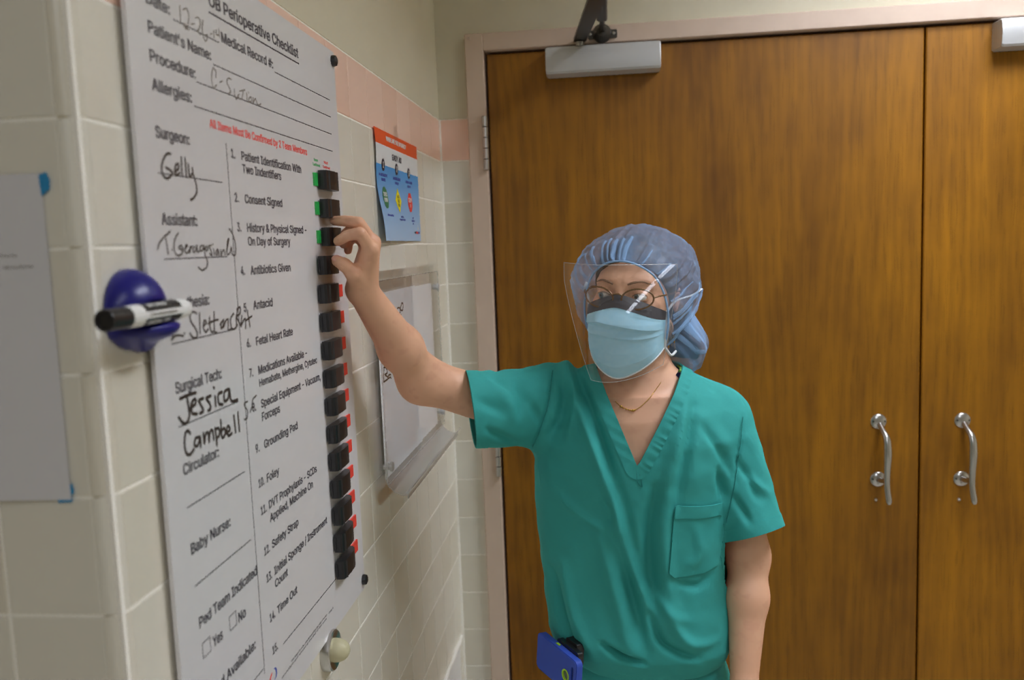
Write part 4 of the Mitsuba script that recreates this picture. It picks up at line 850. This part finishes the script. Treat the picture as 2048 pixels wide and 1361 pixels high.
def gather(q):     # the little puckers across the band on its left side
    r, s = seg_dist(q[:, [0, 2]], [VB, (0.5045, 1.3375), VC]); return np.where(q[:, 0] > 0.47, 0.0011 * np.sin(s * 95 + 2.0 * np.sin(s * 23)) * np.clip(vcut(q) / 0.02, 0, 1), 0.0005 * np.sin(s * 70))
patch(band_n, 0.0016, 0.0016, 'neck_band', fn=gather)
poly_in = lambda P, poly: None
def poly_dist(q, poly):
    P = q[:, [0, 2]]; poly = np.array(poly); r, _ = seg_dist(P, np.vstack([poly, poly[:1]])); ins = np.zeros(len(P), bool); j = len(poly) - 1
    for i in range(len(poly)):
        a, b = poly[i], poly[j]; c = (a[1] > P[:, 1]) != (b[1] > P[:, 1]); x = (b[0] - a[0]) * (P[:, 1] - a[1]) / np.where(b[1] - a[1] == 0, 1e-9, b[1] - a[1]) + a[0]; ins ^= c & (P[:, 0] < x); j = i
    return np.where(ins, r, -r)
POCK = [(0.5225, 1.1945), (0.607, 1.184), (0.6115, 1.125), (0.5985, 1.075), (0.572, 1.066), (0.5195, 1.0665), (0.5105, 1.078)]
pock = lambda q: np.where(q[:, 1] < -0.66, poly_dist(q, POCK), -1)
pk = patch(pock, 0.0032, 0.0018, 'chest_pocket', fn=lambda q: 0.002 * np.clip((q[:, 2] - 1.165) / 0.03, 0, 1))
hemline = lambda q: np.where(q[:, 1] < -0.66, np.minimum(poly_dist(q, POCK), q[:, 2] - (1.1725 - 0.1 * (q[:, 0] - 0.52))), -1)
patch(hemline, 0.0052, 0.0016, 'pocket_hem')
patch(lambda q: np.where(q[:, 0] < 0.25, 0.021 - (CR1 - q) @ cut_r, -1), 0.0009, 0.0012, 'sleeve_hem')
patch(lambda q: np.where((q[:, 0] > 0.60) & (np.linalg.norm(np.cross(q - CL0, ax_l), axis=1) < 0.075) & ((q - CL0) @ ax_l > 0.08), 0.021 - (CL1 - q) @ ax_l, -1), 0.0009, 0.0012, 'sleeve_hem')
# stitched seams as raised cords lying on the cloth
from scipy.spatial import cKDTree
TT, TN = cKDTree(TOPV), vnormals(TOPV, TOPF)
def on_top(pts, y=-0.78, it=30):
    P = np.array([(x, y, z) for x, z in pts]); out = []
    fr = TOPV[:, 1] < -0.60; V = TOPV[fr]; Tq = cKDTree(V[:, [0, 2]]); N = TN[fr]
    for q in P:
        d, i = Tq.query(q[[0, 2]], k=12); j = i[np.argmin(V[i, 1])]; out.append([q[0], V[j, 1], q[2]] + N[j] * 0.0006)
    return np.array(out)
def seam(pts, r=0.0007, name='seam'):
    P = on_top(curve(pts, 8 * len(pts))); add(name, tube(P, r, 6), 'm_thread', smooth=60, parent=TOPK)
seam(XZ('0.3187,1.4181 0.3128,1.3716 0.2981,1.3257 0.2800,1.2858'))
seam(XZ('0.6492,1.3292 0.6402,1.2744 0.6312,1.2208 0.6150,1.1487'))
seam(XZ('0.4603,1.2593 0.4623,1.2375 0.4698,1.2287 0.4660,1.2506'))

v, f = surface(clothed_sdf, (0.0, -1.09, 0.02), (0.76, -0.46, 1.70), 0.0028)
v = smoothed(v, f, 2)
add('body', (v, f), 'm_skin', smooth=True, parent=PER, label='bare skin of the face, neck, arms and hands')

# ---- trousers and shoes
def pants_sdf(p):
    d = loft(p, [0.70, 0.80, 0.86, 0.905, 0.93, 0.945], [0.315, 0.318, 0.322, 0.332, 0.338, 0.342], [0.620, 0.622, 0.618, 0.612, 0.606, 0.602], [0.118, 0.120, 0.120, 0.114, 0.108, 0.106], [-0.655] * 6, 2.4)
    for s in (-1, 1):
        hip, kn, an = A3(0.468 + s * 0.075, -0.655, 0.80), A3(0.468 + s * 0.088, -0.660, 0.47), A3(0.468 + s * 0.092, -0.645, 0.06)
        d = smin(d, smin(cone(p, hip, kn, 0.090, 0.075), cone(p, kn, an, 0.075, 0.070), 0.03), 0.02)
    return d
v, f = surface(pants_sdf, (0.27, -0.80, 0.02), (0.67, -0.53, 0.97), 0.0065)
v = smoothed(v, f, 2); n = vnormals(v, f); v = v + n * ((meshkit.fbm(v * [12, 12, 6], 3, 2) - 0.5) * 0.014)[:, None]
v, f = clip(v, f, 0.935 - v[:, 2]); v, f = clip(v, f, v[:, 2] - 0.055)
add('scrub_trousers', thick(v, f, 0.002), 'm_scrub', smooth=60, parent=PER, label='green scrub trousers')
def shoe(s):
    an = A3(0.468 + s * 0.092, -0.640, 0.07)
    def g(p):
        d = smin(cone(p, an + A3(0, 0.02, -0.02), an + A3(s * 0.012, -0.14, -0.032), 0.044, 0.036), cone(p, an + A3(0, 0.0, 0.01), an + A3(0, -0.03, -0.01), 0.042, 0.042), 0.03)
        return smax(d, 0.0 - p[..., 2], 0.006)
    v, f = surface(g, an - [0.08, 0.24, 0.09], an + [0.08, 0.10, 0.08], 0.006); add('shoe', (smoothed(v, f, 2), f), 'm_shoe', smooth=60, parent=PER, label='pale shoe')
shoe(-1); shoe(1)

# ---- face: eyes, brows, glasses
def hadd(name, mesh, m, smooth=50, parent=PER, **k):
    mesh = mesh if isinstance(mesh, trimesh.Trimesh) else trimesh.Trimesh(mesh[0], mesh[1], process=False)
    mesh = mesh.copy(); mesh.vertices = H(mesh.vertices)
    if HDET < 0: mesh.invert()
    return add(name, mesh, m, smooth=smooth, parent=parent, **k)
gaze = A3(-0.42, 0.88, -0.10); gaze /= np.linalg.norm(gaze)
def cap_disc(c, r, ang0, ang1, R):
    "spherical ring about the gaze"
    a = np.cross(gaze, [0, 0, 1.0]); a /= np.linalg.norm(a); b = np.cross(a, gaze); V, F = [], []
    for t in np.linspace(ang0, ang1, 5): V += [c + R * (math.cos(t) * gaze + math.sin(t) * (math.cos(q) * a + math.sin(q) * b)) for q in np.arange(24) / 24 * 2 * np.pi]
    for i in range(4):
        for j in range(24): p, q = i * 24 + j, i * 24 + (j + 1) % 24; F += [[p, q, q + 24], [p, q + 24, p + 24]]
    return trimesh.Trimesh(np.array(V), np.array(F), process=False)
for s in (-1, 1):
    c = A3(s * 0.0315, 0.0750, -0.002); m = trimesh.creation.icosphere(3, 0.0124); m.apply_translation(c)
    k = hadd('eye', m, 'm_eye'); hadd('iris', cap_disc(c, 0, 0.18, 0.47, 0.01255), 'm_iris', parent=k); hadd('pupil', cap_disc(c, 0, 0.0, 0.19, 0.0126), 'm_pupil', parent=k)
    B0 = curve([(s * 0.013, 0.0935, 0.0185), (s * 0.024, 0.0925, 0.0225), (s * 0.036, 0.0850, 0.0235), (s * 0.049, 0.0720, 0.0185)], 24)
    hadd('eyebrow', tube(B0, np.interp(np.linspace(0, 1, 24), [0, 0.25, 0.7, 1], [0.0016, 0.0022, 0.0016, 0.0007]), 10), 'm_brow')
    L0 = curve([(s * 0.0195, 0.0850, -0.0015), (s * 0.0260, 0.0890, 0.0026), (s * 0.0330, 0.0888, 0.0034), (s * 0.0435, 0.0800, -0.0005)], 18)
    hadd('lash_line', tube(L0, 0.0007, 6), 'm_brow')
gl = worn('glasses', 'thin brown oval spectacles')
GZ, GY = -0.004, 0.1075
def lens_pt(s, a, k=1.0):
    x = 0.0335 + 0.0262 * k * np.cos(a); z = GZ + 0.0172 * k * np.sin(a) + 0.0015 * np.cos(a); return np.stack([s * x, GY - 3.2 * x ** 2 + 0.0 * a, z], -1)
for s in (-1, 1):
    a = np.linspace(0, 2 * np.pi, 48); hadd('rim', tube(lens_pt(s, a), 0.0015, 8, cap=False), 'm_glasses', parent=gl)
    rows = [lens_pt(s, a[:-1], k) for k in (1.0, 0.75, 0.5, 0.25, 0.02)]; V = np.vstack(rows); F = []
    for i in range(4):
        for j in range(47): p, q = i * 47 + j, i * 47 + (j + 1) % 47; F += [[p, q, q + 47], [p, q + 47, p + 47]]
    hadd('lens', (V, np.array(F)), 'm_lens', smooth=True, parent=gl)
    hadd('temple', tube(curve([lens_pt(s, np.array(0.12))] + [(s * 0.0665, 0.084, 0.0015), (s * 0.0755, 0.050, 0.002), (s * 0.078, 0.0, 0.002), (s * 0.077, -0.022, -0.010)], 24), 0.0014, 8), 'm_glasses', parent=gl)
hadd('bridge', tube(curve([lens_pt(-1, np.array(np.pi - 0.35)), (-0.004, GY + 0.0015, GZ + 0.0072), (0.004, GY + 0.0015, GZ + 0.0072), lens_pt(1, np.array(np.pi - 0.35))], 16), 0.0014, 8), 'm_glasses', parent=gl)

# ---- hair, bouffant cap
RN = A3(0, 0.804, -0.594); C0 = A3(0, 0.030, -0.020); E2 = A3(0, 0.594, 0.804); AX = -RN
BUN = A3(0.069, -0.060, -0.106)
def hair_sdf(p):
    d = ball(p, (0, -0.0120, 0.0185), (0.0752, 0.0930, 0.0808)); d = smin(d, ball(p, BUN, 0.038), 0.02)
    d = smin(d, ball(p, (0.06, -0.045, -0.065), (0.03, 0.035, 0.04)), 0.02)
    d = d + 0.0012 * np.sin(p[..., 0] * 260 + 40 * p[..., 1]) * np.sin(p[..., 2] * 30)
    return np.maximum(d, (p - C0) @ RN + 0.012)
v, f = surface(hair_sdf, (-0.10, -0.15, -0.13), (0.13, 0.12, 0.13), 0.0032)
hadd('hair', (smoothed(v, f, 1), f), 'm_hair', smooth=True, label='brown hair gathered in a bun under the cap')
for i, (a, b, c) in enumerate((((0.066, 0.020, -0.050), (0.068, 0.008, -0.075), (0.066, -0.010, -0.098)), ((0.069, 0.016, -0.052), (0.072, 0.002, -0.080), (0.070, -0.018, -0.104)), ((0.063, 0.024, -0.060), (0.064, 0.012, -0.083), (0.063, -0.002, -0.100)))):
    hadd('hair_strand', tube(curve([a, b, c], 14), 0.0014, 6), 'm_hair_blond')
CP = worn('bouffant_cap', 'see-through light blue bouffant cap with a gathered elastic edge')
rg = np.random.default_rng(12)
NP, NT = 420, 90
phi = np.arange(NP) / NP * 2 * np.pi
pl = np.zeros(NP)
for k in range(46):
    c, w, a = rg.uniform(0, 2 * np.pi), rg.uniform(0.025, 0.075), rg.uniform(0.4, 1.0)
    dd = np.angle(np.exp(1j * (phi - c))); pl += a * np.exp(-(dd / w) ** 2)
pl = pl - pl.mean(); pl /= np.abs(pl).max()
ph2 = [rg.uniform(0, 6.28) for _ in range(4)]
def cap_pt(ph, t, pk):
    "ph: around the opening, t: 0 at the elastic, 1 at the back"
    s = np.clip(t, 0, 1); h = 0.168 * np.sin(s * np.pi / 2) ** 1.15 - 0.004
    A = 0.0755 + 0.041 * np.clip(s / 0.22, 0, 1) ** 0.6; Bq = 0.100 - 0.004 * np.clip(s / 0.22, 0, 1) ** 0.6
    fall = np.cos(np.clip((s - 0.20) / 0.80, 0, 1) * np.pi / 2) ** 0.75
    fold_ = 1 + (0.050 * pk * np.exp(-((s - 0.10) / 0.16) ** 2) + 0.028 * pk * np.exp(-((s - 0.35) / 0.3) ** 2) + 0.016 * np.sin(ph * 7 + ph2[0] + 5 * s) * s * (1 - s) * 4 * 0.5) * np.clip(s / 0.03, 0, 1)
    r = fall * fold_
    P = C0 + AX * h[:, None] + (A * np.cos(ph) * r)[:, None] * A3(1, 0, 0) + (Bq * np.sin(ph) * r)[:, None] * E2
    P = P + (RN * 0.040)[None] * (np.abs(np.cos(ph)) ** 1.4 * np.clip(1 - s / 0.5, 0, 1) ** 2)[:, None] * np.clip(0.72 - np.sin(ph), 0, 1.2)[:, None]; P[:, 0] -= 0.005 * np.clip(s / 0.2, 0, 1)
    dirv = A3(0.62, -0.30, -0.72); dirv /= np.linalg.norm(dirv); q = P - BUN; bq = q @ dirv; perp2 = (q * q).sum(1) - bq ** 2; RB = 0.050 * (1 + 0.05 * np.sin(9 * np.arctan2(q[:, 2], q[:, 1])))
    push = np.where((perp2 < RB ** 2) & (bq > -0.05), -bq + np.sqrt(np.maximum(RB ** 2 - perp2, 0)), 0); P = P + (np.clip(push, 0, 0.2) * np.clip(s / 0.06, 0, 1))[:, None] * dirv
    P = P + ((meshkit.fbm(P * 42, 3, 3) - 0.5) * 0.012 * np.clip(s / 0.15, 0, 1))[:, None] * (P - C0 - AX * 0.06) / np.linalg.norm(P - C0 - AX * 0.06, axis=1, keepdims=True)
    return P
ts = np.linspace(0, 0.995, NT) ** 1.2
V = np.vstack([cap_pt(phi, np.full(NP, t), pl) for t in ts]); F = []
for i in range(NT - 1):
    j = np.arange(NP); a, b = i * NP + j, i * NP + (j + 1) % NP; F.append(np.c_[a, b, b + NP]); F.append(np.c_[a, b + NP, a + NP])
hadd('cloth', (V, np.vstack(F)), 'm_cap', smooth=True, parent=CP)
rim = np.vstack([V[:NP:6], V[:1]]); hadd('elastic_edge', tube(rim + RN * 0.001, 0.0019 , 8, cap=False), 'm_cap_edge', parent=CP)
# a few doubled pleats running back from the elastic
for k in range(30):
    c = rg.uniform(0, 2 * np.pi); w0, tl = rg.uniform(0.02, 0.045), rg.uniform(0.14, 0.42); n1 = 14; L = []
    for sgn in (-1, 1):
        tt = np.linspace(0.012, tl, n1); ww = w0 * (1 - 0.75 * (tt / tl)) * sgn; L.append(cap_pt(c + ww + 0.05 * tt * sgn, tt, np.interp((c + ww) % (2 * np.pi), phi, pl, period=2 * np.pi)))
    mid = cap_pt(np.full(n1, c), tt, np.interp(c, phi, pl, period=2 * np.pi)); cen = C0 + AX * 0.05; out = (mid - cen) / np.linalg.norm(mid - cen, axis=1, keepdims=True)
    rows = [L[0] + out * 0.0004, mid + out * 0.0030, L[1] + out * 0.0004]; V3 = np.vstack(rows); F3 = []
    for i in range(2):
        for j in range(n1 - 1): a = i * n1 + j; F3 += [[a, a + n1, a + n1 + 1], [a, a + n1 + 1, a + 1]]
    hadd('pleat', (V3, np.array(F3)), 'm_pleat', smooth=True, parent=CP)

# ---- mask
MKK = worn('face_mask', 'light blue pleated surgical mask with a dark top strip')
mv = [0, 0.10, 0.2, 0.32, 0.40, 0.5, 0.6, 0.72, 0.85, 1.0]
mY = [0.1000, 0.111, 0.1200, 0.1225, 0.1215, 0.1190, 0.1190, 0.1180, 0.1130, 0.0960]
mZ = [0.003, -0.011, -0.032, -0.046, -0.055, -0.068, -0.081, -0.098, -0.121, -0.143]
def mask_pt(u, v):
    yc, zc = np.interp(v, mv, mY), np.interp(v, mv, mZ); au = np.abs(u)
    xs = 0.070 - 0.004 * v; zs = np.interp(v, [0, 1], [-0.028, -0.092]); ys = np.interp(v, [0, 0.5, 1], [0.050, 0.046, 0.040])
    k = (np.sqrt(au ** 2 + 0.012) - 0.1095) / (1.006 - 0.1095); k = k ** (0.85 + 0.65 * np.clip(v / 0.45, 0, 1) - 0.35 * np.clip((v - 0.6) / 0.4, 0, 1)); y = yc + (ys - yc) * au ** 2.1; z = zc + (zs - zc) * k
    y = y - 0.006 * np.exp(-((au - 0.38) / 0.16) ** 2) * np.exp(-(v / 0.16) ** 2)
    saw = lambda c, w, a: a * np.clip((v - c) / w, 0, 1) * np.where(v < c + w, 1, np.exp(-((v - c - w) / 0.02)))
    ed = np.clip((1 - au) / 0.25, 0, 1)
    tent = np.abs(u + 0.28)
    y = y + (saw(0.13 + 0.13 * tent, 0.17, 0.0085) + saw(0.40 + 0.06 * tent, 0.10, 0.0045)) * ed
    y = y + 0.0035 * np.exp(-((u + 0.30 + 0.15 * v) / 0.10) ** 2) * np.exp(-((v - 0.24) / 0.12) ** 2) + 0.0016 * np.sin(u * 7 + v * 9) * ed * np.clip(v * 3, 0, 1)
    x = xs * np.sin(np.clip(u, -1, 1) * np.pi / 2 * 0.92) / math.sin(np.pi / 2 * 0.92)
    return np.stack([x, y, z], -1)
def mask_sheet(u0, u1, va, vb, nu, nv, lift):
    U, W = np.meshgrid(np.linspace(u0, u1, nu), np.linspace(0, 1, nv), indexing='ij'); Vv = va(U) + (vb(U) - va(U)) * W; P = mask_pt(U.ravel(), Vv.ravel()); P[:, 1] += lift; F = []
    for i in range(nu - 1):
        for j in range(nv - 1): a = i * nv + j; F += [[a, a + nv + 1, a + nv], [a, a + 1, a + nv + 1]]
    F = np.array(F); n = vnormals(P, F); F = F if n[:, 1].mean() > 0 else F[:, ::-1]
    return thick(P, F, 0.0012)
hadd('fabric', mask_sheet(-1, 1, lambda u: 0 * u + 0.10, lambda u: 0 * u + 1, 90, 90, 0), 'm_mask', parent=MKK)
hadd('dark_strip', mask_sheet(-1, 1, lambda u: 0 * u, lambda u: 0.135 + 0.10 * np.abs(u) ** 1.5, 90, 16, 0.0012), 'm_mask_dark', parent=MKK, label='dark anti fog strip along the top of the mask')
for s in (-1, 1):
    e = mask_pt(np.full(24, s * 0.995), np.linspace(0, 1, 24)); hadd('binding', tube(e, 0.0032, 10, flat=((0, 1, 0), 0.55)), 'm_binding', parent=MKK, label='white side edge of the mask')
    t0 = mask_pt(np.array([s * 1.0]), np.array([0.02]))[0]; hadd('tie', tube(curve([t0, (s * 0.080, 0.030, -0.012), (s * 0.100, -0.005, -0.004), (s * 0.108, -0.04, 0.004)], 20), 0.0026, 8, flat=((0, 0.3, 0.95), 0.4)), 'm_binding', parent=MKK, label='white upper tie')
    t1 = mask_pt(np.array([s * 1.0]), np.array([0.98]))[0]; hadd('tie', tube(curve([t1, (s * 0.074, 0.024, -0.108), (s * 0.078, 0.006, -0.104)], 12), 0.0024, 8), 'm_binding', parent=MKK, label='white lower tie')
hadd('hem', tube(mask_pt(np.linspace(-1, 1, 40), np.full(40, 1.0)), 0.0016, 8), 'm_binding', parent=MKK, label='white bottom edge')

# ---- clear shield in front of the face
SH = worn('face_shield', 'clear curved plastic face shield')
SLP = 0.85
def shield_pt(u, v):
    x = -0.078 + 0.172 * u; x = x * (1 - np.where(x < 0, 0.80, 0.25) * np.clip(v - 0.15, 0, 1) ** 1.3); xx = x / 0.112; sp = lambda t: 0.011 * np.log1p(np.exp(t / 0.011)); y = 0.180 - SLP * sp(x + 0.018) - 0.5 * sp(-(x + 0.028)); z = 0.056 - (0.198 - 0.060 * np.clip(np.abs(xx), 0, 1) ** 2.0) * v; y = y - 0.012 * v - 0.012 * v * v
    return np.stack([x, y, z], -1)
SA, SE = np.array([0.9624 * 0.172, 0.0075 * 0.19]), np.array([0.5990 * 0.172, 0.4311 * 0.19])       # a flattened crease across the film
def shield_full(u, v):
    P = shield_pt(u, v); L = np.linalg.norm(SE - SA); t = (SE - SA) / L; q = np.stack([u * 0.172, v * 0.19], -1) - SA; s = q @ t / L; d = q @ np.array([-t[1], t[0]])
    w = 0.0042; g = np.where(np.abs(d) < w, d, np.sign(d) * w * np.exp(-(np.abs(d) - w) / 0.006)); m = np.interp(s, [0, 0.25, 0.5, 0.75, 1], [-0.598, -0.576, -0.557, -0.547, -0.532])
    P[:, 1] += m * g * np.clip((1.02 - s) / 0.02, 0, 1); return P
V, F, _ = grid(shield_full, 400, 400); hadd('film', (V, F), 'm_shield', smooth=True, parent=SH)
edge = np.vstack([shield_full(np.linspace(0, 1, 30), np.zeros(30)), shield_full(np.ones(30), np.linspace(0, 1, 30)), shield_full(np.linspace(1, 0, 30), np.ones(30)), shield_full(np.zeros(30), np.linspace(1, 0, 30))])
scene['m_film_edge'] = {'type': 'blendbsdf', 'weight': 0.25, 'a': {'type': 'thindielectric', 'int_ior': 1.45}, 'b': {'type': 'twosided', 'bsdf': {'type': 'roughplastic', 'diffuse_reflectance': rgb('#c9ced0'), 'alpha': 0.2}}}
hadd('edge', tube(edge, 0.0006, 6, cap=False), 'm_film_edge', parent=SH, label='cut edge of the shield')

# ---- necklace, undershirt, phone
def to_skin(P, lift=0.0008):
    BV = BODYV; Tq = cKDTree(BV); d, i = Tq.query(P); return BV[i] + BODYN[i] * lift
nk = worn('necklace', 'thin gold necklace')
BODY = meshkit.WRITTEN[scene[PER + '__body']['filename']]; BODYV, BODYN = np.asarray(BODY[0], float), np.asarray(BODY[2], float)
fr = (BODYV[:, 1] < -0.66) & (BODYV[:, 2] > 1.2) & (BODYV[:, 2] < 1.45) & (BODYV[:, 0] > 0.38) & (BODYV[:, 0] < 0.57)
BODYV, BODYN = BODYV[fr], BODYN[fr]; TB2 = cKDTree(BODYV[:, [0, 2]])
def chain_at(pts, n, lift=0.0012):
    C = curve([(x, 0, z) for x, z in pts], n); d, i = TB2.query(C[:, [0, 2]], k=6); out = []
    for q, ii in zip(C, i): j = ii[np.argmin(BODYV[ii, 1])]; out.append(np.array([q[0], BODYV[j, 1], q[2]]) + BODYN[j] * lift)
    return np.array(out)
C = chain_at([(0.4285, 1.3660), (0.4390, 1.3570), (0.4540, 1.3515), (0.4640, 1.3530), (0.4760, 1.3610), (0.4920, 1.3760), (0.5080, 1.3950)], 60)
add('chain', tube(C, 0.0006, 6), 'm_gold', smooth=60, parent=nk)
for j in range(9, 30, 3):
    m = trimesh.creation.icosphere(2, 0.0023 if j in (9, 24) else 0.0017); m.apply_translation(C[j]); add('bead', m, 'm_gold', smooth=60, parent=nk)
un = key_for('undershirt', PER); labels[un] = {'label': 'navy undershirt neckline with a green edge showing behind the neck'}
for nme, r, dz, m in (('collar', 0.0075, 0.0, 'm_navy'), ('edging', 0.0028, 0.0085, 'm_green_edge')):
    if m == 'm_green_edge': mat(m, '#6f9e4a', 0.8, 0.2)
    q = np.linspace(-0.35, math.pi + 0.35, 30); P = np.stack([0.477 + 0.070 * np.cos(q), -0.672 + 0.066 * np.sin(q), 1.404 + dz + 0.006 * np.sin(q)], -1); add(nme, tube(P, r, 8), m, smooth=60, parent=un)

ph = thing('phone', 'phone in a blue case with a lime green ring, clipped at the hip', 'phone')
PA, PU, PV = A3(0.2779, -0.7299, 0.9433), A3(0.357, -0.838, 0.935), A3(0.2665, -0.720, 0.8835)
u = PU - PA; u /= np.linalg.norm(u); w = PV - PA; w -= u * (w @ u); w /= np.linalg.norm(w); nn = np.cross(u, w); nn = nn if nn @ (CAM - PA) > 0 else -nn
PM = np.eye(4); PM[:3, :3] = np.stack([u, w, nn], 1); PM[:3, 3] = PA
def padd(name, m, mt, smooth=40, **k):
    m = m.copy(); inv = np.linalg.det(PM[:3, :3]) < 0; m.apply_transform(PM)
    if inv and m.volume < 0: m.invert()
    return add(name, m, mt, smooth=smooth, parent=ph, **k)
PLn, PWd = 0.127, 0.068
hole = rrect(0.111, 0.1175, 0.014, 0.040, 0.0032); circ = Point(0.095, 0.038).buffer(0.0085)
def slab(poly, z0, z1):
    m = trimesh.creation.extrude_polygon(poly, z1 - z0, engine='earcut'); m.apply_translation((0, 0, z0)); return m
body = rrect(0, PLn, 0, PWd, 0.010, 8)
padd('case', slab(body.difference(hole).difference(circ), -0.004, 0.0), 'm_case'); padd('case', slab(body.buffer(-0.0005), -0.012, -0.0032), 'm_case', label='side of the blue case')
padd('case', slab(body.buffer(-0.0015).difference(hole).difference(circ), -0.001, 0.0010), 'm_case', label='rounded back of the blue case')
padd('ring', slab(circ.buffer(0.0022).difference(circ.buffer(-0.0004)), -0.002, 0.0016), 'm_lime', label='lime green ring')
padd('badge', slab(circ, -0.0034, -0.0028), 'm_phone'); padd('camera', slab(hole, -0.0034, -0.0028), 'm_black')
padd('button', slab(rrect(0.052, 0.062, -0.0010, 0.003, 0.001), -0.009, -0.005), 'm_lime')
padd('holster', slab(rrect(0.045, 0.112, -0.006, 0.050, 0.006), -0.022, -0.0125), 'm_black', label='black holster clip behind the phone'); padd('holster', slab(rrect(0.004, 0.030, PWd - 0.006, PWd + 0.004, 0.003), -0.014, -0.003), 'm_black', label='black holster claw')
padd('holster', slab(rrect(0.06, 0.095, -0.012, 0.030, 0.004), -0.036, -0.021), 'm_black', label='black belt clip of the holster')
